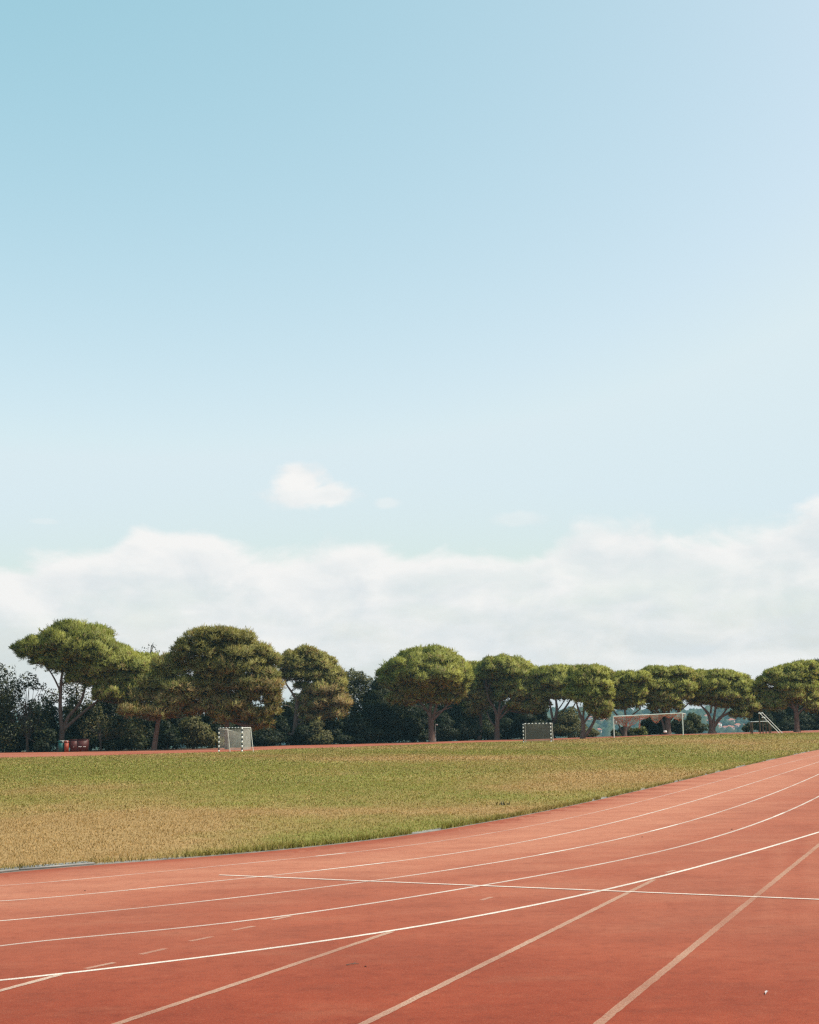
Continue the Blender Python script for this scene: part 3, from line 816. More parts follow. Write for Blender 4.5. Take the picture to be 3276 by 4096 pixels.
pine(2, (1160, 1135), [(1158,1135,54),(1178,1000,44),(1192,850,38),(1198,750,34)],
    [[(1195,760,24),(1150,690,18),(1100,620,12),(1075,560,6)],[(1200,760,26),(1245,680,20),(1300,590,14),(1330,500,8),(1320,420,5)],[(1240,700,14),(1330,660,12),(1390,640,8),(1460,600,4)],
     [(1160,1060,22),(1110,1025,20),(1050,1010,18),(1000,975,16),(950,905,10),(920,860,5)],[(1205,840,12),(1300,830,9),(1420,820,5)]],
    [(1265,360,80,55),(1330,410,110,70),(1150,410,90,60),(1220,470,120,70),(1400,470,110,80),(1100,470,60,60),(1480,560,100,90),(1350,580,110,80),(1530,650,90,100),(1430,680,130,80),(1540,780,90,90),(1420,800,130,80),(1310,700,70,50),(1520,880,80,60),(1400,890,110,50),(1260,860,60,60),(1090,560,60,60),(1480,430,30,40),(1200,560,90,60),(1290,560,90,60),(1240,640,60,45),(1290,760,100,70),(1180,520,70,50),(1440,600,110,90),(1480,730,100,90),(1350,925,90,45),(1555,870,60,60)],
    'olive', 'open pine with a curved low bough and pale dead branches', brown=.45,
    dead=[[(1205,890,11),(1225,840,10),(1255,800,9),(1285,760,7),(1305,725,4)],[(1285,690,9),(1275,650,8),(1300,620,5)],[(1355,665,8),(1375,645,7),(1390,620,4)],[(1085,800,6),(1120,805,5),(1160,825,4)]])
broadleaf(3, (40, 992), [(40,992,30),(40,850,26),(36,700,20),(30,520,12)], [(20,450,130,75),(100,470,90,70),(-60,520,120,100),(120,560,90,90),(40,620,130,110),(140,640,60,60),(-10,760,110,110),(60,820,90,100),(0,900,110,70)], (.034,.045,.016), (.15,.14,.05),
    'rounded dark green broadleaf tree between the open pine and the dark conifer', dens=75)
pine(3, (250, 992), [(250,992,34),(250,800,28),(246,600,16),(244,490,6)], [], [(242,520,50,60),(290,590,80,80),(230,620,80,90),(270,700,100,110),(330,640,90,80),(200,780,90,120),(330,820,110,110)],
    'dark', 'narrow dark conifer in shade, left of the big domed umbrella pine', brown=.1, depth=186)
pine(3, (690, 987), [(688,987,58),(684,880,50),(680,785,54)],
    [[(676,800,34),(668,720,28),(688,640,20),(690,540,10)],[(690,800,30),(712,730,24),(735,650,16),(740,540,8)],[(695,800,26),(750,745,18),(850,645,13),(920,565,10),(950,500,5)],[(672,780,22),(640,700,16),(560,620,10),(470,560,5)],[(690,760,14),(760,720,12),(860,690,6)],[(668,740,12),(600,690,8),(500,670,4)]],
    [(640,360,280,140),(640,400,340,170),(440,460,170,120),(820,430,170,130),(520,560,160,90),(680,540,200,100),(840,530,130,110),(440,620,110,80),(600,620,120,60),(790,630,120,60),(330,430,80,90)],
    'umbrella', 'big domed umbrella pine on one straight trunk, behind the short lamp post', brown=.28)
pine(3, (1085, 965), [(1085,965,36),(1100,850,30),(1095,700,26),(1080,560,14)],
    [[(1098,760,16),(1060,690,10),(1030,720,6)],[(1098,700,16),(1150,600,10),(1170,500,6)]],
    [(1060,400,110,80),(1130,430,100,90),(1180,520,70,90),(1080,520,110,100),(1020,600,90,90),(1120,610,90,90),(1190,590,55,90),(1020,720,75,80),(1100,680,60,60)],
    'umbrella', 'narrow pine with one low hanging clump, between the two domed umbrella pines', brown=.5, depth=196)
pine(3, (1236, 968), [(1238,968,50),(1236,850,42),(1240,750,40)],
    [[(1236,770,28),(1212,690,22),(1170,640,14),(1150,560,6)],[(1246,770,28),(1290,690,22),(1350,640,16),(1400,580,8)],[(1244,760,22),(1260,660,16),(1270,560,8)],[(1256,790,18),(1350,690,14),(1480,640,6)],[(1225,860,14),(1180,810,10),(1150,730,6)]],
    [(1250,360,170,80),(1330,390,180,100),(1200,420,120,90),(1440,460,140,110),(1380,520,120,90),(1540,520,100,120),(1570,620,80,110),(1480,600,120,90),(1290,490,90,70),(1270,600,50,60),(1430,680,110,70),(1540,710,80,50)],
    'umbrella', 'umbrella pine with open forked limbs, left of the goal with the dark net', brown=.3)
pine(4, (392, 872), [(392,872,62),(398,780,56),(420,690,50)],
    [[(418,700,36),(440,600,30),(430,500,20),(410,400,9)],[(430,690,30),(500,600,24),(560,510,16),(600,430,7)],[(405,720,28),(380,600,22),(360,480,14),(340,400,6)],[(440,730,26),(540,650,20),(600,560,13),(640,480,6)],[(440,600,14),(500,520,10),(530,430,5)]],
    [(330,240,110,60),(430,230,140,60),(540,250,130,70),(330,320,110,80),(450,320,150,80),(580,340,120,80),(520,400,130,70),(340,400,60,70),(600,420,90,70),(240,250,40,40),(480,460,120,50),(390,450,70,45)],
    'umbrella', 'spreading umbrella pine with bare fanning limbs, behind the goal with the dark net', brown=.2)
pine(4, (692, 860), [(694,860,48),(698,760,44),(692,690,40)],
    [[(692,700,34),(668,640,26),(640,560,18),(620,470,8)],[(696,700,26),(700,600,20),(720,500,10)],[(704,720,24),(750,650,20),(800,590,12),(830,520,6)],
     [(712,850,36),(750,800,32),(790,730,28),(826,650,24),(850,570,14),(870,500,7)]],
    [(690,230,120,60),(800,230,120,60),(900,260,80,60),(720,310,150,80),(860,340,110,80),(930,420,50,70),(660,420,120,70),(780,430,110,90),(890,450,70,80),(740,490,120,60),(800,560,80,70),(900,570,70,90),(880,640,60,60),(820,610,60,50)],
    'umbrella', 'umbrella pine with a V shaped trunk, left of the wide goal with the bunched net', brown=.22, depth=163)
pine(4, (1105, 852), [(1108,852,44),(1110,770,42),(1108,720,40)],
    [[(1104,730,28),(1075,690,24),(1030,640,18),(985,590,10),(970,530,5)],[(1110,730,26),(1115,640,20),(1100,540,12),(1080,440,6)],[(1114,720,22),(1180,640,16),(1260,580,9)],[(1096,840,22),(1065,780,18),(1040,720,14),(1010,660,8)],[(1118,800,18),(1160,750,14),(1190,700,7)]],
    [(1040,290,90,55),(965,330,80,50),(1265,275,70,45),(1140,290,120,60),(1230,290,80,50),(1050,380,80,70),(1170,370,110,70),(1030,460,60,60),(1180,450,70,70),(1140,540,55,65),(1010,550,50,60),(1250,420,60,70),(1100,460,90,60),(1200,530,60,45)],
    'umbrella', 'smaller umbrella pine forking low, behind the left half of the wide goal', brown=.22, depth=168)
pine(4, (1532, 838), [(1530,838,66),(1528,740,58),(1530,660,50)],
    [[(1525,690,36),(1490,600,28),(1440,520,16),(1400,440,7)],[(1535,670,32),(1540,560,24),(1570,450,14),(1590,370,7)],[(1540,690,28),(1620,620,22),(1700,560,14),(1760,500,7)],[(1500,800,28),(1480,720,22),(1455,640,14),(1400,580,7)],[(1450,640,12),(1360,590,9),(1280,560,4)]],
    [(1400,230,110,50),(1330,260,80,50),(1280,310,80,60),(1500,260,130,60),(1630,230,120,50),(1700,260,90,60),(1340,360,110,80),(1450,360,130,80),(1580,370,140,90),(1690,380,90,80),(1390,470,120,80),(1530,480,120,80),(1650,460,100,80),(1450,560,100,60),(1340,480,70,60),(1560,560,90,50)],
    'umbrella', 'wide umbrella pine with a thick dark trunk, behind the right half of the wide goal', brown=.28, depth=170)
pine(5, (548, 920), [(548,920,84),(548,870,66),(552,830,62)],
    [[(540,850,46),(525,760,40),(500,690,32),(440,630,20),(380,560,8)],[(552,850,36),(568,750,30),(580,660,24),(600,560,14),(610,450,6)],[(560,850,44),(600,790,38),(650,730,32),(720,700,22),(830,680,14),(930,640,7)],[(530,700,22),(540,600,18),(520,480,8)],[(650,730,22),(720,630,16),(770,540,8)],[(700,700,14),(820,640,10),(880,560,5)]],
    [(220,270,110,50),(330,300,110,60),(450,300,110,50),(580,290,130,50),(700,300,140,55),(830,340,110,60),(930,390,80,60),(420,390,120,80),(560,390,130,80),(700,400,140,80),(860,430,120,80),(970,460,60,80),(450,490,100,70),(600,500,120,70),(760,500,110,70),(790,570,65,50),(930,560,60,80),(400,570,90,60),(690,610,90,50),(850,610,80,50),(240,430,80,60),(960,640,110,60),(860,720,90,40),(560,580,110,45),(480,560,70,45),(1010,540,60,60)],
    'umbrella', 'umbrella pine with a stout three way forked trunk, hillside houses visible under it', brown=.25, depth=172)
pine(5, (1482, 890), [(1482,890,66),(1480,790,54),(1470,680,48)],
    [[(1468,700,34),(1440,600,28),(1370,530,18),(1260,440,8)],[(1474,690,32),(1490,580,24),(1500,450,12),(1500,350,6)],[(1478,720,24),(1570,620,18),(1650,540,8)],[(1460,660,18),(1380,600,14),(1280,580,6)]],
    [(1220,270,90,45),(1090,470,70,55),(1110,570,90,60),(1060,400,60,50),(1330,240,110,50),(1450,220,120,50),(1570,180,120,45),(1150,350,90,45),(1290,330,130,70),(1430,320,140,80),(1570,290,130,80),(1660,220,90,60),(1380,420,130,70),(1500,420,110,80),(1620,400,100,90),(1180,500,90,55),(1280,540,110,60),(1640,510,90,80),(1560,570,100,60),(1650,640,70,50),(1230,620,120,60),(1420,500,110,60),(1500,520,90,60)],
    'umbrella', 'umbrella pine near the right frame edge, behind the climbing frame', brown=.25, depth=172)
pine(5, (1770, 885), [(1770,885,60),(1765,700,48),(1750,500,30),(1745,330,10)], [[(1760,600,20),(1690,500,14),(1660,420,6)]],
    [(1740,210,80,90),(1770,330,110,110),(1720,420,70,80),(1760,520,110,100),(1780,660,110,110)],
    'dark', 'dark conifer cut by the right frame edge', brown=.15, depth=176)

# --- understory: shrubs under and behind the pines (photo pixels: centre, top, half width, base depth beyond the soil edge, tone)
SHRUBS = [
 (35,2850,60,3,'d','dark shrub at the left frame edge, beside the far track'),
 (190,2900,40,3,'d','dark shrub just left of the leaning pine trunk'),
 (195,2800,50,9,'d','tall dark shrub behind the leaning pine trunk'),
 (315,2880,45,7,'d','dark shrub directly behind the dark red boxes'),
 (360,2800,60,10,'d','tall dark shrub rising behind the red boxes'),
 (425,2900,40,5,'m','low leafy shrub right of the crooked small tree'),
 (470,2850,60,8,'d','dark shrub midway between the red boxes and the slanting pine trunk'),
 (535,2895,50,4,'m','leafy shrub with lit leaves left of the slanting pine trunk'),
 (585,2840,55,9,'d','dark shrub behind the slanting pine trunk'),
 (660,2885,55,4,'d','dark shrub right of the slanting pine trunk'),
 (700,2820,60,9,'d','tall dark shrub between the slanting trunk and the white netted goal'),
 (778,2862,62,5,'o','dry brownish leaved shrub left of the white netted goal'),
 (840,2830,60,10,'d','dark shrub behind the left post of the white netted goal'),
 (905,2880,55,6,'d','dark shrub behind the white net'),
 (985,2860,60,7,'d','dark shrub behind the rear legs of the white netted goal'),
 (1060,2900,50,4,'d','low dark shrub right of the white netted goal'),
 (1040,2830,60,10,'m','tall shrub above the curved low bough of the open pine'),
 (1120,2870,45,6,'d','dark shrub behind the curved low bough'),
 (1145,2790,50,11,'m','tall leafy shrub left of the open pine trunk'),
 (1215,2900,45,4,'d','dark shrub just right of the open pine trunk'),
 (1265,2875,45,4,'o','pale leaved shrub under the right side of the open pine'),
 (1330,2880,55,5,'d','dark shrub right of the pale leaved shrub'),
 (1290,2830,60,10,'d','tall dark shrub behind the pale leaved shrub'),
 (1385,2850,60,7,'d','dark shrub below the rounded broadleaf tree'),
 (1450,2870,55,3,'d','dark shrub right of the rounded broadleaf tree'),
 (1500,2800,70,6,'d','tall dark shrub at the foot of the narrow conifer'),
 (1560,2830,65,4,'d','dark shrub right of the narrow conifer'),
 (1600,2770,70,9,'d','tall dark shrub under the left skirt of the domed pine'),
 (1645,2860,50,3,'d','dark shrub left of the domed pine trunk'),
 (1700,2830,60,9,'d','dark shrub behind the domed pine trunk'),
 (1775,2850,50,4,'d','dark shrub right of the short lamp post'),
 (1790,2790,70,10,'d','tall dark shrub under the right skirt of the domed pine'),
 (1850,2870,55,3,'d','dark shrub under the low hanging pine clump'),
 (1905,2820,60,9,'d','tall dark shrub behind the narrow pine'),
 (1945,2880,45,4,'m','low shrub with a few lit leaves left of the open forked pine'),
 (2025,2870,50,5,'d','dark shrub right of the open forked pine'),
 (2030,2800,70,11,'d','tall dark shrub behind the open forked pine'),
 (2110,2850,60,6,'d','dark shrub behind the dark netted goal'),
 (2160,2810,60,10,'d','tall dark shrub behind the crossbar of the dark netted goal'),
 (2215,2880,45,5,'d','dark shrub just right of the dark netted goal'),
 (2275,2835,55,6,'o','olive leafy shrub left of the V shaped pine trunk'),
 (2370,2915,28,4,'o','small brownish shrub right of the V shaped pine trunk'),
 (2458,2925,16,4,'m','small low shrub touching the left post of the wide goal'),
 (2505,2912,34,7,'m','light green shrub behind the low forking pine'),
 (2560,2910,36,5,'l','sunlit yellow green shrub under the bunched net'),
 (2600,2870,36,8,'d','dark shrub right of the sunlit yellow green shrub'),
 (2640,2840,48,8,'d','tall dark shrub left of the thick dark trunk'),
 (2715,2870,42,6,'d','dark shrub between the thick trunk and the right goal post'),
 (2775,2850,38,7,'m','leafy green shrub right of the wide goal'),
 (2750,2880,30,4,'m','low green shrub right behind the right goal post'),
 (2996,2893,20,8,'m','small green shrub behind the low posts of the climbing frame'),
 (3050,2870,40,8,'d','dark shrub behind the tall posts of the climbing frame'),
 (3105,2820,60,10,'d','tall dark shrub behind the sloping poles of the climbing frame'),
 (3135,2880,50,4,'d','dark shrub at the foot of the sloping poles'),
 (3200,2850,55,5,'d','dark shrub right of the right hand umbrella pine trunk'),
 (3215,2800,60,11,'d','tall dark shrub behind the right hand umbrella pine'),
 (3262,2860,45,4,'d','dark shrub at the right frame edge'),
 (432,2745,62,12,'d','tallest dark shrub, between the red boxes and the slanting pine trunk'),
 (520,2770,62,13,'d','tall dark shrub far behind, left of the slanting pine trunk'),
 (610,2790,55,13,'d','tall dark shrub hidden far behind the slanting pine trunk'),
 (755,2790,55,13,'d','tall dark shrub far behind the dry brownish leaved shrub'),
 (880,2790,60,13,'d','tall dark shrub far behind the white netted goal'),
 (975,2790,55,13,'d','tall dark shrub far behind, right of the white net'),
 (1095,2760,45,13,'d','tall dark shrub left of the open pine, under its crown'),
 (1180,2770,45,13,'m','tall lit shrub filling the gap beside the open pine trunk'),
 (1845,2770,60,13,'d','tall dark shrub far behind the low hanging pine clump'),
 (1930,2790,55,13,'d','tall dark shrub far behind, left of the open forked pine'),
 (2090,2790,55,13,'d','tall dark shrub far behind the left post of the dark netted goal'),
 (1260,2750,60,13,'d','tall dark shrub far behind the open pine, right of its trunk'),
 (1655,2765,55,13,'d','tall dark shrub far behind, left of the domed pine trunk'),
 (1725,2775,55,14,'d','tall dark shrub far behind the short lamp post'),
 (1985,2770,50,13,'d','tall dark shrub far behind the open forked pine trunk'),
 (3035,2800,42,13,'d','tall dark shrub far behind the top of the climbing frame'),
 (3170,2790,50,13,'d','tall dark shrub far behind, right of the sloping poles'),
 (18,2765,45,8,'d','tall dark shrub at the left frame edge'),
 (122,2800,45,9,'d','tall dark shrub between the far left trees'),
 (280,2780,45,13,'d','tall dark shrub in the fork of the leaning pine'),
 (80,2890,36,6,'d','dark shrub left of the pale gap under the far left tree'),
 (158,2925,26,5,'d','low dark shrub right of the pale gap under the far left tree'),
]
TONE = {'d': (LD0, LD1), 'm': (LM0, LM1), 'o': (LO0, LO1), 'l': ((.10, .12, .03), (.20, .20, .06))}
def shrub(x, top, hw, dd, tone, label):
    a = math.degrees(math.atan((x - 1638) / F_PX))
    r = float(r_far2(np.array([a]))[0]) + dd
    depth = r * math.cos(math.radians(a))
    P0 = at_depth(x, 2940, depth)
    g = np.array([P0[0], depth, terrain(P0[0], depth)])
    s = depth / F_PX
    h = at_depth(x, top, depth)[2] - g[2]; wd = hw * s * 1.45
    root = empty('shrub', g, label, 'shrub', 'shrubs under the far pines')
    mbt = MB(); B = []
    nb = 7 if h > 2 else 4
    for k in range(nb):
        f = (k + .5) / nb
        zc = h * (.16 + .68 * f); ww = wd * (.95 - .45 * f)
        c = g + np.array([rng.uniform(-.55, .55) * wd * (1.1 - f), rng.uniform(-.8, .8), zc])
        rz = max(h * .2, .35)
        B.append((c, ww * rng.uniform(.65, .95), min(ww * .8, 1.5), rz * rng.uniform(.9, 1.3)))
    for k in range(5):
        e = B[rng.integers(0, nb)][0]; st = g + np.array([rng.uniform(-.3, .3), rng.uniform(-.2, .2), -.1])
        mbt.tube(limb_pts(np.array([st, (st + e) / 2 + rng.normal(0, .12, 3), e + [0, 0, .2]]), 7), np.linspace(.06, .015, 7), 5, cap=False)
    mbt.build('stem', M_BARK_DK, root, base=g, smooth=True)
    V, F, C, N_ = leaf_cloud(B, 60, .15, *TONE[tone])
    V[:, 2] = np.maximum(V[:, 2], g[2] + .02)
    mk('foliage', V, [F], M_LEAF, root, C, base=g, nrm=N_)
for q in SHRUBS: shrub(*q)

HAZE = 0.0002
# ------------------------------------------------------------------ far hillside with houses
def hill_z(x, y):
    r = np.hypot(x, y); a = np.degrees(np.arctan2(x, y))
    z = -72 + 92 * S((r - 1350) / 900) + 8 * (fbm(x / 260, y / 260, 81) - .5) * S((r - 1300) / 300)
    return z + 3 * np.sin(a * .35 + 1)
AZH = np.arange(-32, 32.1, .4)
rr = np.concatenate([np.linspace(1280, 2320, 80), np.linspace(2340, 2640, 8)])
A_, R_ = np.meshgrid(AZH, rr, indexing='ij')
X_, Y_ = np.sin(np.radians(A_)) * R_, np.cos(np.radians(A_)) * R_
V = np.stack([X_, Y_, hill_z(X_, Y_)], -1).reshape(-1, 3)
M_HILL = plain('hillside_scrub', (.045, .06, .025), 1., .05, .4, .02)
tag(mk('hill', V, [grid_faces(len(AZH), len(rr))[:, ::-1]], M_HILL, smooth=True), kind='structure')

# woods on the hill
import bmesh
bmi = bmesh.new(); bmesh.ops.create_icosphere(bmi, subdivisions=2, radius=1)
IV = np.array([v.co[:] for v in bmi.verts]); IF = np.array([[v.index for v in f.verts] for f in bmi.faces]); bmi.free()
VV, FF, CC = [], [], []; nv = 0
HOUSE_PX = []
def hp(x, y, w, wall): HOUSE_PX.append((2640 + x * .2378, 2780 + y * .2378, w * .2378, wall))
for q in ((780,384,60,0),(800,474,66,0),(1030,468,72,0),(1205,458,104,1),(1310,540,96,1),(985,568,76,0),(1000,532,44,2),(1095,580,70,1),(1170,568,54,0),(1215,578,50,1),(1580,478,50,1),(1420,545,40,0),
          (570,268,54,2),(650,262,50,2),(885,305,70,2),(1275,240,66,2),(800,248,44,2),(1065,270,40,2),(720,300,60,2),(930,240,50,2)): hp(*q)
def hp4(x, y, w, wall): HOUSE_PX.append((2050 + x * .406, 2600 + y * .406, w * .406, wall))
for q in ((875,742,120,1),(852,808,54,0),(915,712,56,2),(850,836,40,1),(770,690,40,2),(800,668,36,2),(760,715,40,2),(1010,720,40,2),(1300,640,50,2),(1260,700,40,1)): hp4(*q)
for q in ((128,2880,40,1),(96,2905,30,2),(155,2900,24,2),(300,2800,26,1),(340,2812,22,0)): HOUSE_PX.append(q)
HP = np.array([ground_hit([q[0]], [q[1] + 3], hill_z, 1290, 2500, 4000)[0] for q in HOUSE_PX])
HP[:, 2] = hill_z(HP[:, 0], HP[:, 1])
n = 5200
a = np.where(rng.uniform(0, 1, n) < .72, rng.uniform(5, 16.5, n), rng.uniform(-19, 19, n)); r = rng.uniform(1500, 2330, n)
x = np.sin(np.radians(a)) * r; y = np.cos(np.radians(a)) * r; z = hill_z(x, y)
ok = z > -40
x, y, z = x[ok], y[ok], z[ok]
for i in range(len(x)):
    dx = x[i] - HP[:, 0]; dy = HP[:, 1] - y[i]
    if np.any((np.abs(dx) < 9) & (dy > -6) & (dy < 28)): continue
    rad = rng.uniform(2.6, 6.2) * (1 if rng.uniform() < .85 else 1.5)
    s = IV * rad * np.array([1, 1, rng.uniform(.75, 1.35)]) * (1 + .22 * rng.normal(0, 1, (len(IV), 1)))
    VV.append(s + [x[i], y[i], z[i] + rad * .55]); FF.append(IF + nv); nv += len(IV)
    c = np.array([.045, .066, .030]) * rng.uniform(.5, 1.7) + np.array([.02, .012, 0]) * rng.uniform(0, 1.4)
    CC.append(np.tile(c, (len(IV), 1)))
o = mk('woods', np.concatenate(VV), [np.concatenate(FF)], M_LEAF, col=np.concatenate(CC), smooth=True)
tag(o, 'hazy blue green woods covering the far hillside', 'woods', kind='stuff')
M_TILE = plain('red_roof_tiles', (.46, .17, .12), .9, .1, .2, .6)
M_RENDER = plain('pale_render', (.62, .55, .50), .9, .1, .1, .3)
M_PINKW = plain('pinkish_render', (.55, .40, .36), .9, .1, .1, .3)
M_WHITEW = plain('white_render', (.78, .77, .74), .9, .1, .05, .3)
M_GLASS = plain('window_dark', (.06, .07, .08), .3, .5, .1)
WHERE = ['below the forked umbrella pine, highest red roof', 'under the fork, left of the trunk', 'right of the forked trunk at mid height', 'widest of the upper red roofs right of the fork', 'right under the drooping bough, alone', 'low beside the forked trunk', 'small and white, just right of the forked trunk',
         'lowest in the row right of the trunk', 'in the middle of the lowest row', 'at the right end of the lowest row', 'behind the low bar of the climbing frame', 'small, left of the climbing frame shrub', 'high on the hill behind the goal shrub', 'high on the hill, second from the goal shrub', 'white and wide, seen through the fork',
         'white, high under the right bough', 'white, high just left of the fork', 'white, high seen between the fork limbs', 'white, below the highest row left of the fork', 'white, uppermost in the fork gap',
         'long and pink, right of the V shaped pine', 'small and red, right of the leaning V limb', 'white, above the long pink roof', 'pinkish, lowest right of the V shaped pine', 'white, seen through the V of the trunks', 'white, high behind the V shaped pine', 'white, just above the brownish shrub', 'white, behind the left post of the wide goal', 'white, above the crossbar middle', 'pinkish, under the crossbar middle',
         'pinkish, seen through leaves at the far left', 'white, far left and low', 'white, far left beside the pinkish one', 'pinkish, seen between the leaning pine limbs', 'red roofed, seen between the leaning pine limbs']
for i, ((px, py, wpx, kind), p) in enumerate(zip(HOUSE_PX, HP)):
    r = math.hypot(p[0], p[1]); wd = max(wpx * r / F_PX, 6.0); dp = wd * .62 if wd < 14 else 9.0
    hh = 4.2 if kind < 2 else 5.5
    f = np.array([-p[0], -p[1], 0]) / r; f2 = np.array([f[1], -f[0], 0]); ang = rng.uniform(-.4, .4)
    e = f2 * math.cos(ang) + f * math.sin(ang); fn = np.array([-e[1], e[0], 0])
    if fn @ f < 0: fn = -fn
    ax = np.array([e, fn, [0, 0, 1]])
    root = empty('house', p, '%s house on the far hillside, %s' % (['red roofed', 'pinkish', 'white walled'][kind], WHERE[i]), 'house', 'houses on the far hillside')
    mb = MB(); mb.box(p + [0, 0, hh / 2 - 1], (wd / 2, dp / 2, hh / 2 + 1), ax)
    mb.build('wall', [M_RENDER, M_PINKW, M_WHITEW][kind], root, base=p)
    mb = MB(); c = p + [0, 0, hh]; ov = .7; rh = wd * .16 + .8 if kind < 2 else wd * .10 + .5
    k = [c + e * sx * (wd / 2 + ov) + fn * sy * (dp / 2 + ov) + [0, 0, .02] for sx, sy in ((-1, -1), (1, -1), (1, 1), (-1, 1))]
    q1 = c - e * wd * .2 + [0, 0, rh]; q2 = c + e * wd * .2 + [0, 0, rh]
    mb.add(np.array(k + [q1, q2]), [[0, 1, 5, 4], [2, 3, 4, 5]]); mb.add(np.array(k + [q1, q2]), [[1, 2, 5], [3, 0, 4]]); mb.add(np.array(k), [[3, 2, 1, 0]])
    mb.build('roof', M_TILE, root, base=p)
    for q in (-.28, .05, .3):
        mb = MB(); mb.box(p + e * wd * q + fn * (dp / 2 + .04) + [0, 0, hh * .55], (wd * .06, .04, .7), ax)
        mb.build('window', M_GLASS, root, base=p)

# ------------------------------------------------------------------ handball goals
def net_patch(mb, P00, P10, P11, P01, nu, nv, w, sag=0., sagdir=(0, 0, -1), m=0, bow=None):
    """net of crossing cords on a bilinear patch (u along P00->P10, v along P00->P01)"""
    P00, P10, P11, P01 = [np.asarray(p, float) for p in (P00, P10, P11, P01)]
    sd = np.asarray(sagdir, float)
    def at(u, v):
        u = np.asarray(u, float)[..., None]; v = np.asarray(v, float)[..., None]
        p = P00 * (1 - u) * (1 - v) + P10 * u * (1 - v) + P11 * u * v + P01 * (1 - u) * v
        k = 4 * u * (1 - u)
        p = p + sd * sag * k * (1 - .75 * v)
        if bow is not None: p = p + np.asarray(bow) * k * np.sin(np.pi * np.clip(v, 0, 1))
        return p
    nrm = np.cross(P10 - P00, P01 - P00); nrm /= np.linalg.norm(nrm)
    def ribbon(Q):
        t = np.gradient(Q, axis=0); t /= np.linalg.norm(t, axis=1)[:, None] + 1e-9
        s_ = np.cross(t, nrm); s_ /= np.linalg.norm(s_, axis=1)[:, None] + 1e-9
        V = np.concatenate([Q - s_ * w / 2, Q + s_ * w / 2]); n = len(Q); k = np.arange(n - 1)[:, None]
        mb.add(V, np.concatenate([k, k + 1, k + 1 + n, k + n], 1), m)
    for v in np.linspace(0, 1, nv): ribbon(at(np.linspace(0, 1, 15), np.full(15, v)))
    for u in np.linspace(0, 1, nu): ribbon(at(np.full(8, u), np.linspace(0, 1, 8)))

def handball_goal(px, depth, ang, label, netmat, cordw, sag, low=0.06, dtop=.95, dfoot=1.25, W=3.0):
    P = at_depth(px, 2960, depth); g = np.array([P[0], depth, terrain(P[0], depth)])
    e = np.array([math.cos(ang), -math.sin(ang), 0]); nb = np.array([math.sin(ang), math.cos(ang), 0]); z = np.array([0, 0, 1.])
    ax = np.array([e, nb, z])
    root = empty('handball_goal', g, label, 'goal', 'small goals on the infield')
    H = 2.08
    for s_, nm in ((0, 'post'), (1, 'post')):
        mb = MB(); x0 = g + e * (W * s_)
        for k in range(11):
            h0 = k * .19; h1 = min(h0 + .19, H - .08)
            if h1 <= h0: break
            mb.box(x0 + z * (h0 + h1) / 2, (.045, .04, (h1 - h0) / 2), ax, m=k % 2)
        mb.box(x0 + nb * .042 + z * 1.0, (.02, .004, 1.0), ax, m=0)
        mb.build(nm, [M_WHITE, M_NAVY], root, base=g)
    mb = MB(); nseg = 16; sl = (W + .09) / nseg
    for k in range(nseg):
        mb.box(g + e * (-.045 + sl * (k + .5)) + z * (H - .04), (sl / 2, .0402, .0402), ax, m=(k + 1) % 2)
    mb.build('crossbar', [M_WHITE, M_NAVY], root, base=g)
    for s_ in (0, 1):
        x0 = g + e * (W * s_)
        mb = MB(); mb.tube([x0 + nb * dtop + z * (H - .05), x0 + nb * dfoot + z * -.02], .028, 8)
        mb.build('rear_leg', M_WHITE, root, base=g)
        mb = MB(); mb.tube([x0 + nb * .045 + z * (H - .045), x0 + nb * dtop + z * (H - .045)], .025, 8)
        mb.build('top_arm', M_WHITE, root, base=g)
    mb = MB()
    a0, a1 = g + nb * dtop + z * (H - .12), g + e * W + nb * dtop + z * (H - .12)
    b0, b1 = g + nb * (dfoot - .25) + z * low, g + e * W + nb * (dfoot - .25) + z * low
    net_patch(mb, a0, a1, b1, b0, 27, 19, cordw * 1.3, sag, (0, 0, -1), bow=nb * .18)
    f0, f1 = g + nb * .05 + z * (H - .1), g + e * W + nb * .05 + z * (H - .1)
    net_patch(mb, a0, a1, f1, f0, 27, 9, cordw, sag, (0, 0, -1))
    for s_ in (0, 1):
        q = e * W * s_
        net_patch(mb, g + q + nb * .05 + z * (H - .1), g + q + nb * dtop + z * (H - .12), g + q + nb * (dfoot - .25) + z * low, g + q + nb * .05 + z * low, 9, 19, cordw * (.55 if s_ == 0 else 1.1), 0)
    mb.build('net', netmat, root, base=g)
    return root
handball_goal(875.5, 119, R(42), 'small black and white banded goal with a bright sagging white net', M_NETW, .021, .30, low=.25)
handball_goal(2094, 150, R(16), 'small black and white banded goal with a taut dark grey net', M_NETD, .024, .04, low=.2)

# ------------------------------------------------------------------ wide football goal with its net bunched up
d0 = 150.0
PL = at_depth(2456.5, 2945, d0 + .6); PR = at_depth(2733, 2939, d0 - .6)
for p in (PL, PR): p[2] = terrain(p[0], p[1])
g = PL.copy()
root = empty('football_goal', g, 'wide white goal with a red and white net bunched along its crossbar', 'goal')
HL, HR = at_depth(2452, 2866, d0 + .6)[2], at_depth(2729.5, 2852.5, d0 - .6)[2]
TL, TR = np.array([PL[0], PL[1], HL]), np.array([PR[0], PR[1], HR])
M_WORN = plain('weathered_white_paint', (.56, .59, .55), .6, .3, .12)
for p, t in ((PL, TL), (PR, TR)):
    mb = MB(); mb.tube([p - [0, 0, .1], t + [0, 0, .055]], .058, 12); mb.build('post', M_WORN, root, base=g, smooth=True)
mb = MB(); mb.tube([TL - (TR - TL) * .004, TR + (TR - TL) * .004], .055, 12); mb.build('crossbar', M_WORN, root, base=g, smooth=True)
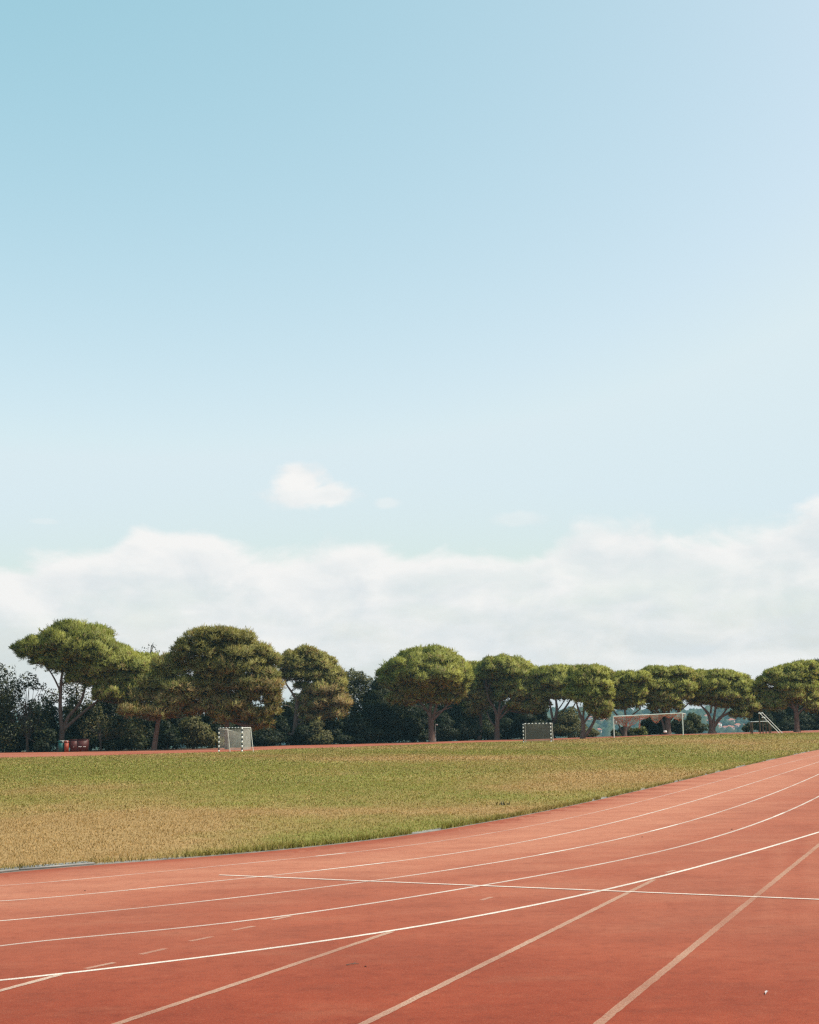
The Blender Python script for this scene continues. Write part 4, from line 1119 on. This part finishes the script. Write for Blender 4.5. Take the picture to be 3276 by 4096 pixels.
bk = np.array([.25, .97, 0]); 
for t, dx in ((TL, .1), (TR, .5)):
    mb = MB(); q = t + np.array([dx, .9, -.38]); mb.tube([t + [0, 0, -.02], t + np.array([dx, .55, -.1]), q], .03, 8); mb.build('net_arm', M_WHITE, root, base=g, smooth=True)
# swags of net measured along the crossbar: (u0, u1, drop in metres, back offset, density)
E_ = TR - TL
mbr, mbw = MB(), MB()
def swag(u0, u1, dr, off, n=9, lean=.5, dw=.022):
    for k in range(n):
        f = (k + 1) / n
        u = np.linspace(0, 1, 15)
        sh = (4 * u * (1 - u)) ** .8
        a0 = u0 + (u1 - u0) * (1 - f) * .12 * lean; a1 = u1 - (u1 - u0) * (1 - f) * .12
        P = TL + (a0 + (a1 - a0) * u)[:, None] * E_ + np.array([0, .08 + off, -.06]) + np.outer(sh * dr * f, [0, 0, -1.]) + np.outer(sh * f, [0, .25, 0]) + rng.normal(0, .018, (15, 3))
        (mbr if (k == n - 1 or k % 3 == 0) else mbw).tube(P, dw * (1.25 if k == n - 1 else .8), 5, cap=False)
    for q in np.linspace(.08, .92, int(10 * (u1 - u0) / .2) + 4):
        sh = (4 * q * (1 - q)) ** .8
        x = u0 + (u1 - u0) * q
        P = np.array([TL + x * E_ + [0, .08 + off, -.06], TL + (x + rng.uniform(-.015, .015)) * E_ + [0, .2 + off, -.06 - dr * sh * .55], TL + (x + rng.uniform(-.012, .012)) * E_ + [0, .33 + off, -.06 - dr * sh]])
        (mbw if rng.uniform() < .6 else mbr).tube(P, dw * .75, 5, cap=False)
swag(.02, .40, 1.05, 0, 9, dw=.02); swag(.05, .30, .70, .1, 6, dw=.02); swag(.13, .27, .55, .15, 5); swag(.24, .55, .42, .1, 6, dw=.018); swag(.36, .56, .22, 0, 5, dw=.018)
swag(.53, .73, .72, 0, 7, dw=.017); swag(.56, .70, .85, .12, 4, dw=.017); swag(.70, .80, .16, 0, 3, dw=.018); swag(.76, .90, .40, 0, 5, dw=.018); swag(.86, 1.02, .60, .05, 6, dw=.018); swag(.92, 1.03, .75, .3, 4, dw=.018)
def lump(u, dr, wd, n=16):
    for k in range(n):
        P = np.array([TL + (u + rng.uniform(-wd, wd)) * E_ + [0, .1 + rng.uniform(0, .3), -.05 - dr * q + rng.uniform(-.05, .05)] for q in np.linspace(0, 1, 5)])
        (mbw if rng.uniform() < .65 else mbr).tube(P, .02, 5, cap=False)
lump(.022, .75, .022); lump(.07, .8, .03, 22); lump(.2, .6, .05, 20); lump(.31, .5, .04, 16); lump(.385, 1.35, .012, 6); lump(1.02, .45, .015, 10)
allV = np.concatenate(mbr.V + mbw.V); nR = sum(len(v) for v in mbr.V)
Fr = np.concatenate(mbr.F4); Fw = np.concatenate(mbw.F4) + nR
mk('net', allV, [np.concatenate([Fr, Fw])], [M_NETR, M_NETW], root, midx=np.concatenate([np.zeros(len(Fr)), np.ones(len(Fw))]), base=g)

# ------------------------------------------------------------------ climbing frame of posts and bars
M_POST = plain('brown_timber', (.085, .06, .042), .9, .1, .3, 6.)
ZG = lambda x, y: (2980 + x * .10441, 2830 + y * .10441)
dg = 158.0
def G(x, y, dy=0.): return at_depth(*ZG(x, y), dg + dy)
g = G(560, 1000); g[2] = terrain(g[0], g[1])
root = empty('climbing_frame', g, 'outdoor climbing frame of brown posts with a low white bar and two long sloping poles', 'exercise frame')
for x0, y0, x1, y1, w, dy in ((205,545,240,1000,.15,0), (268,545,296,1003,.15,-.6), (550,260,578,1003,.15,-.3), (660,395,697,990,.13,.0), (780,480,812,990,.13,.2), (905,520,930,985,.14,.0), (962,500,983,980,.13,.9)):
    a_ = G(x0, y0, dy); b_ = G(x1, y1, dy); b_[2] = terrain(b_[0], b_[1]) - .1; b_[0] = a_[0] * .5 + b_[0] * .5; a_[0] = b_[0]
    mb = MB(); mb.tube([b_, (a_ + b_) / 2, a_], w / 2, 8, jit=.06); mb.build('post', M_POST, root, base=g, smooth=True)
for x0, y0, x1, y1, dy0, dy1, r_ in ((215,552,905,528,-.05,-.05,.045), (510,225,670,215,-.25,.3,.04), (640,382,775,380,-.1,.1,.04)):
    mb = MB(); mb.tube([G(x0, y0, dy0), G(x1, y1, dy1)], r_, 8); mb.build('bar', M_GALV, root, base=g, smooth=True)
for x0, y0, x1, y1, dy in ((530,185,1330,955,-.35), (648,185,1440,930,.45)):
    a_ = G(x0, y0, dy); b_ = G(x1, y1, dy - .2); b_[2] = terrain(b_[0], b_[1]) - .03
    mb = MB(); mb.tube([a_, b_], .032, 8); mb.build('sloping_pole', M_WHITE, root, base=g, smooth=True)

# ------------------------------------------------------------------ lamp post, notice board, bins and boxes
ZL = lambda x, y: (1690 + x * .058, 2870 + y * .058)
dl = 178.0
def Lp(x, y, dy=0.): return at_depth(*ZL(x, y), dl + dy)
b_ = Lp(915, 1690); b_[2] = terrain(b_[0], b_[1])
root = empty('lamp_post', b_, 'short pale lamp post with one white floodlight, right of the domed pine trunk', 'lamp')
t_ = Lp(895, 500)
mb = MB(); mb.tube([b_ - [0, 0, .05], t_], .035, 10); mb.build('pole', M_GALV, root, base=b_, smooth=True)
mb = MB(); c_ = Lp(975, 480); ax = np.array([[.96, 0, -.28], [0, 1, 0], [.28, 0, .96]])
mb.box(c_, (.19, .14, .07), ax, top=.85); mb.tube([t_, t_ + [0.02, 0, .06], c_], .03, 8)
ob = mb.build('lamp_head', M_WHITE, root, base=b_)
mb = MB(); mb.box(c_ - ax[2] * .078, (.15, .11, .006), ax); mb.build('lens', M_GLASS, ob, base=(0, 0, 0)).location = tuple(-np.array([0., 0, 0]))
for v in bpy.data.objects['lens'].data.vertices: v.co = v.co - Vector(b_)

c_ = at_depth(2440 + 1190 * .1856, 2830 + 522 * .1856, 166.0)
root = empty('notice_board', (c_[0], c_[1], terrain(c_[0], c_[1])), 'small white notice board low in front of the thick dark pine trunk', 'sign')
g = np.array(root.location)
mb = MB(); mb.box(c_, (.19, .012, .125)); mb.build('panel', M_WHITE, root, base=g)
mb = MB(); mb.box(c_ + [.0, -.0155, -.005], (.055, .002, .06)); mb.box(c_ + [.0, -.0155, .078], (.04, .002, .008)); mb.build('notice', plain('grey_print', (.42, .40, .40), .8, .2), root, base=g)
mb = MB(); mb.box((c_[0], c_[1] + .03, (g[2] + c_[2]) / 2), (.025, .015, (c_[2] - g[2]) / 2 + .05)); mb.build('post', M_POST, root, base=g)

ZB = lambda x, y: (200 + x * .116, 2920 + y * .116)
db = float(r_far2(np.array([-14.2]))[0]) * math.cos(R(14.2)) - .9
sB = db / F_PX * .116
def Bp(x, y): return at_depth(*ZB(x, y), db)
M_TEAL = plain('teal_plastic', (.007, .080, .075), .5, .4, .08); M_TEALD = plain('dark_teal_plastic', (.006, .07, .07), .5, .4, .08)  # bin plastics darkened: the shade of the pine crown is in their colour
M_REDP = plain('orange_red_plastic', (.26, .042, .018), .5, .4, .08)
def litter_bin(x, y0, w, h, mat, yaw, label, marks):
    g = Bp(x, y0); g[2] = terrain(g[0], g[1])
    ww, hh = w * sB, h * sB
    ca, sa = math.cos(yaw), math.sin(yaw); ax = np.array([[ca, sa, 0], [-sa, ca, 0], [0, 0, 1.]])
    root = empty('litter_bin', g, label, 'bin', 'litter bins beside the leaning pine')
    mb = MB(); mb.box(g + [0, 0, hh * .41], (ww * .46, ww * .46, hh * .41), ax, top=1.04)
    mb.box(g + [0, 0, hh * .42] - ax[1] * ww * .475, (ww * .34, ww * .012, hh * .34), ax)
    mb.build('body', mat, root, base=g)
    mb = MB(); zc = g + [0, 0, hh * .88]
    mb.box(zc, (ww * .52, ww * .52, hh * .06), ax); mb.box(zc + [0, 0, hh * .09], (ww * .5, ww * .5, hh * .03), ax, top=.72)
    lid = mb.build('lid', mat, root, base=g)
    mb = MB(); mb.box(zc - ax[1] * ww * .525, (ww * .36, ww * .012, hh * .028), ax)
    mb.build('slot', M_SLOT, lid, base=(0, 0, 0)); so = bpy.data.objects[lid.children[0].name]
    for v in so.data.vertices: v.co = v.co - Vector(g)
    mb = MB()
    for dx, dz, a_, b_ in marks:
        mb.box(g + ax[0] * dx * ww - ax[1] * ww * .545 + [0, 0, dz * hh], (a_ * ww, ww * .008, b_ * hh), ax)
    mb.build('sticker', M_WHITE, root, base=g)
litter_bin(385, 775, 200, 395, M_TEAL, R(28), 'teal green litter bin at the foot of the leaning pine', [(.02, .975, .36, .012), (.12, .87, .11, .02), (.16, .845, .06, .018)])
litter_bin(560, 772, 150, 385, M_REDP, R(24), 'bright orange red litter bin beside the teal bin', [(-.06, .975, .32, .011), (.14, .875, .12, .016)])
M_BOX = plain('shaded_red_metal', (.075, .018, .016), .55, .35, .15, 5.)  # red deepened to hold the shade cast by the pine above
def box_unit(x0, x1, y0, y1, label, marks, lamp=False):
    g = Bp((x0 + x1) / 2, y0); g[2] = terrain(g[0], g[1])
    hw = (x1 - x0) / 2 * sB; hh = (y0 - y1) * sB
    g[1] += .55
    root = empty('storage_box', g, label, 'box', 'dark red boxes beside the litter bins')
    mb = MB(); mb.box(g + [0, 0, hh / 2 + .03], (hw - .012, .45, hh / 2 - .03)); mb.box(g + [0, 0, hh + .015], (hw, .5, .016))
    for q in (-.8, .8): mb.box(g + [q * hw, 0, .025], (.05, .4, .035))
    mb.build('body', M_BOX, root, base=g)
    mb = MB(); mb.box(g + [0, -.462, hh * .5], (hw * .88, .011, hh * .42)); mb.build('door', M_BOX, root, base=g)
    mb = MB()
    for dx, dz, a_, b_ in marks: mb.box(g + [dx * hw, -.478, dz * hh], (a_ * hw, .004, b_ * hh))
    mb.build('lettering', M_WHITE, root, base=g)
LET = lambda c, n, w, z: [(c + (k - (n - 1) / 2) * w * 2.6, z + .006 * ((k * 7) % 3 - 1), w * (.9 if k % 2 else 1.05), .026) for k in range(n)]
box_unit(680, 925, 755, 345, 'left dark red metal box, a single small pale mark on its door', [(.05, .43, .05, .006), (.04, .39, .018, .035), (.05, .35, .05, .006)])
box_unit(930, 1265, 750, 335, 'right dark red metal box with two strips of white lettering', LET(-.42, 6, .045, .40) + LET(.50, 4, .05, .40))

# ------------------------------------------------------------------ small things lying on the track and turf
def on_track(x, y): 
    return ground_hit([x], [y])[0]
M_STONE = plain('dark_stone', (.05, .04, .035), .9, .1, .3, 60.)
for x, y, r_, lab in ((2569,3349,.009,'small dark pebble on the track by the third lane line'), (2927,3318,.010,'dark pebble on the pale inner lanes, nearest the right edge'), (340,3564,.007,'tiny dark pebble on the track at the left'), (1462,3867,.006,'tiny dark pebble beside the dry twig')):
    p = on_track(x, y)
    V = IV * r_ * (1 + .18 * rng.normal(0, 1, (len(IV), 1))) * np.array([1.2, 1, .6]) + [0, 0, r_ * .5] + p
    tag(mk('pebble', V, [IF], M_STONE, base=p, smooth=True), lab, 'pebble')
p0, p1 = on_track(1386, 3863), on_track(1436, 3858)
mb = MB(); P = np.array([p0, p0 * .6 + p1 * .4 + [0.004, .012, .004], p1]) + [0, 0, .006]; mb.tube(limb_pts(P, 9), np.linspace(.0035, .002, 9), 6); mb.tube([p0 * .5 + p1 * .5 + [0, 0, .008], p0 * .42 + p1 * .58 + [.01, .045, .012]], .002, 5)
tag(mb.build('twig', M_BARK, base=p0), 'dry brown twig lying on the track near the middle', 'twig')
p = on_track(3065, 3976)
mb = MB()
t = np.array([.35, .94, 0]); s_ = np.array([.94, -.35, 0])
mb.tube([p - t * .04 + [0, 0, .006], p + [0, 0, .01], p + t * .04 + [0, 0, .014]], .0016, 5)
for k in np.linspace(-.6, 1, 14):
    for sg in (-1, 1):
        b0 = p + t * k * .036 + [0, 0, .01]; L_ = .012 * (1 - .55 * abs(k - .1)); tip = b0 + s_ * sg * L_ + t * .016 + [0, 0, .004]
        mb.add(np.array([b0 - t * .003, b0 + t * .004, tip]), [[0, 1, 2]])
tag(mb.build('feather', plain('pale_feather', (.52, .48, .48), .8, .2), base=p), 'small pale feather lying on the red track, lower right', 'feather')
p = on_track(2012, 3221)
mb = MB()
for k in range(18):
    th = rng.uniform(0, 2 * np.pi); q = p + np.array([rng.normal(0, .05), rng.normal(0, .05), 0]); d = np.array([math.cos(th) * .06, math.sin(th) * .06, rng.uniform(.05, .11)]); sd = np.array([-math.sin(th), math.cos(th), 0]) * .02
    mb.add(np.array([q - sd, q + sd, q + d]), [[0, 1, 2]], col=np.array([.06, .06, .03]))
tag(mb.build('weed', M_LEAF, base=p), 'small dark weed standing in the grass near the middle of the kerb', 'weed')

# ------------------------------------------------------------------ air between here and the hills
M_AIR = bpy.data.materials.new('air'); M_AIR.use_nodes = True
an = M_AIR.node_tree; an.nodes.clear()
ao = an.nodes.new('ShaderNodeOutputMaterial'); av = an.nodes.new('ShaderNodeVolumePrincipled')
av.inputs['Color'].default_value = (.28, .54, .66, 1); av.inputs['Density'].default_value = HAZE
av.inputs['Anisotropy'].default_value = 0.
an.links.new(av.outputs[0], ao.inputs['Volume'])
mb = MB(); mb.box((0, 0, -25), (2750, 2750, 66)); hz = mb.build('haze', M_AIR)
tag(hz, 'pale haze over the far hillside', 'haze', kind='stuff')


# ------------------------------------------------------------------ camera object
cd = bpy.data.cameras.new('camera'); co = bpy.data.objects.new('camera', cd); COL.objects.link(co)
cd.sensor_fit = 'HORIZONTAL'; cd.sensor_width = 36; cd.lens = 36 * F_PX / 3276
cd.clip_start = .1; cd.clip_end = 9000
mw = Matrix.Identity(4)
for k in range(3):
    mw[k][0], mw[k][1], mw[k][2], mw[k][3] = AU[k], AV[k], -AF[k], CAM[k]
co.matrix_world = mw
scene.camera = co

# ------------------------------------------------------------------ sun and sky
SUN = np.array([.568, -.152, .809]); SUN /= np.linalg.norm(SUN)
ld = bpy.data.lights.new('sun', 'SUN'); ld.energy = 4.4; ld.angle = R(.5); ld.color = (1, .92, .78)
lo = bpy.data.objects.new('sun', ld); COL.objects.link(lo)
lo.rotation_euler = Vector(-SUN).to_track_quat('-Z', 'Y').to_euler()
w = bpy.data.worlds.new('World'); scene.world = w; w.use_nodes = True
nt = w.node_tree; L = nt.links.new
bg = nt.nodes['Background']; bg.inputs['Strength'].default_value = .084
sky = nt.nodes.new('ShaderNodeTexSky'); sky.sky_type = 'NISHITA'; sky.sun_disc = False
sky.sun_elevation = math.asin(SUN[2]); sky.sun_rotation = math.atan2(SUN[0], SUN[1])
sky.air_density = 1.0; sky.dust_density = 4.0; sky.ozone_density = 1.0; sky.altitude = 50
SKY_MUL, SKY_ADD = (4.8, 2.55, 2.1), (0, 1.55, 1.2)   # the photo's pale cyan rendering of its sky
c = mixc(nt, 1.0, sky.outputs[0], SKY_MUL, 'MULTIPLY')
c = mixc(nt, 1.0, c, SKY_ADD, 'ADD')
c = mixc(nt, 1.0, c, (2.45, 0., 0.), 'SUBTRACT')
c = mixc(nt, 1.0, c, (.6, .9, 1.2), 'LIGHTEN')
c = mixc(nt, 1.0, c, (7.2, 8.45, 8.95), 'DARKEN')
tc = nt.nodes.new('ShaderNodeTexCoord')
sx = nt.nodes.new('ShaderNodeSeparateXYZ'); L(tc.outputs['Generated'], sx.inputs[0])
az = math_node(nt, 'ARCTAN2', sx.outputs[0], sx.outputs[1]); el = math_node(nt, 'ARCSINE', sx.outputs[2])
def sky_vec(ka, ke, seed):
    cb = nt.nodes.new('ShaderNodeCombineXYZ')
    L(math_node(nt, 'MULTIPLY', az, ka), cb.inputs[0]); L(math_node(nt, 'MULTIPLY', el, ke), cb.inputs[1]); cb.inputs[2].default_value = seed
    return cb.outputs[0]
TOPS = [(-700,2290),(0,2265),(250,2235),(420,2215),(560,2115),(800,2110),(950,2170),(1050,2190),(1250,2150),(1450,2145),(1560,2185),(1800,2165),(1960,2170),(2100,2190),(2230,2140),(2330,2085),(2560,2080),(2700,2130),(2900,2120),(2960,2090),(3150,2060),(3276,2020),(3700,1960)]
fc = nt.nodes.new('ShaderNodeFloatCurve')
cv = fc.mapping.curves[0]
pts = []
for x, y in TOPS:
    a_ = math.atan((x - 1638) / F_PX); e_ = math.atan((2948 - .01745 * x - y) / F_PX)
    pts.append(((a_ + .45) / .9, e_ / .25))
while len(cv.points) < len(pts): cv.points.new(.5, .5)
for p, q in zip(cv.points, pts): p.location = q
fc.mapping.update()
L(math_node(nt, 'DIVIDE', math_node(nt, 'ADD', az, .45), .9, clamp=True), fc.inputs['Value'])
edge = math_node(nt, 'MULTIPLY', fc.outputs[0], .25)
n1 = noise_node(nt, 1.0, 9, .53, sky_vec(17, 28, 3.1)); n1.inputs['Distortion'].default_value = .35; n2 = noise_node(nt, 1.0, 8, .58, sky_vec(11, 30, 8.4)); n3 = noise_node(nt, 1.0, 6, .55, sky_vec(60, 90, 1.4))
nd = math_node(nt, 'MULTIPLY', math_node(nt, 'SUBTRACT', n1.outputs['Fac'], .5), .062)
below = math_node(nt, 'ADD', math_node(nt, 'SUBTRACT', edge, math_node(nt, 'ADD', el, .0015)), nd)
dens = maprange(nt, below, -.004, .013)
wisp = maprange(nt, n2.outputs['Fac'], .30, .62, .74, 1.0)
dens = math_node(nt, 'MULTIPLY', dens, wisp)
def puffcloud(x, y, rx, ry, amt):
    a0 = math.atan((x - 1638) / F_PX); e0 = math.atan((2948 - .01745 * x - y) / F_PX)
    du = math_node(nt, 'DIVIDE', math_node(nt, 'SUBTRACT', az, a0), rx / F_PX)
    dv = math_node(nt, 'DIVIDE', math_node(nt, 'SUBTRACT', el, e0), ry / F_PX)
    d = math_node(nt, 'ADD', math_node(nt, 'MULTIPLY', du, du), math_node(nt, 'MULTIPLY', dv, dv))
    d = math_node(nt, 'ADD', math_node(nt, 'SQRT', d), math_node(nt, 'MULTIPLY', math_node(nt, 'SUBTRACT', n3.outputs['Fac'], .5), 1.1))
    return math_node(nt, 'MULTIPLY', maprange(nt, d, 1.1, .45), amt)
for q in ((1190,1925,140,85,1.0), (1310,1980,140,60,.9), (1215,1985,190,64,.9), (1545,2010,60,26,.35), (2080,2080,130,35,.32), (160,2115,70,14,.2)):
    dens = math_node(nt, 'MAXIMUM', dens, puffcloud(*q))
def billow(da, de):
    cb = nt.nodes.new('ShaderNodeCombineXYZ')
    L(math_node(nt, 'MULTIPLY', math_node(nt, 'ADD', az, da), 17), cb.inputs[0]); L(math_node(nt, 'MULTIPLY', math_node(nt, 'ADD', el, de), 28), cb.inputs[1]); cb.inputs[2].default_value = 3.1
    n_ = noise_node(nt, 1.0, 8, .53, cb.outputs[0]); n_.inputs['Distortion'].default_value = .35
    return n_.outputs['Fac']
relief = math_node(nt, 'MULTIPLY_ADD', math_node(nt, 'SUBTRACT', billow(0, 0), billow(.010, .0095)), 3.6, .5)
top = maprange(nt, below, .002, .026, .42, 0)
shade = math_node(nt, 'ADD', math_node(nt, 'ADD', math_node(nt, 'MULTIPLY', relief, .75), math_node(nt, 'MULTIPLY', maprange(nt, n2.outputs['Fac'], .40, .64), .38)), math_node(nt, 'SUBTRACT', top, .10), clamp=True)
cc = mixc(nt, shade, (7.85, 8.25, 8.42), (9.55, 9.45, 9.25))
c = mixc(nt, dens, c, cc)
L(c, bg.inputs['Color'])

# ------------------------------------------------------------------ render settings
scene.render.engine = 'CYCLES'
scene.cycles.use_denoising = False; scene.cycles.use_adaptive_sampling = False; scene.cycles.filter_width = 1.35
scene.cycles.max_bounces = 8; scene.cycles.transparent_max_bounces = 8
scene.view_settings.view_transform = 'Standard'; scene.view_settings.look = 'None'
scene.view_settings.exposure = .25; scene.view_settings.gamma = 1
scene.render.film_transparent = False
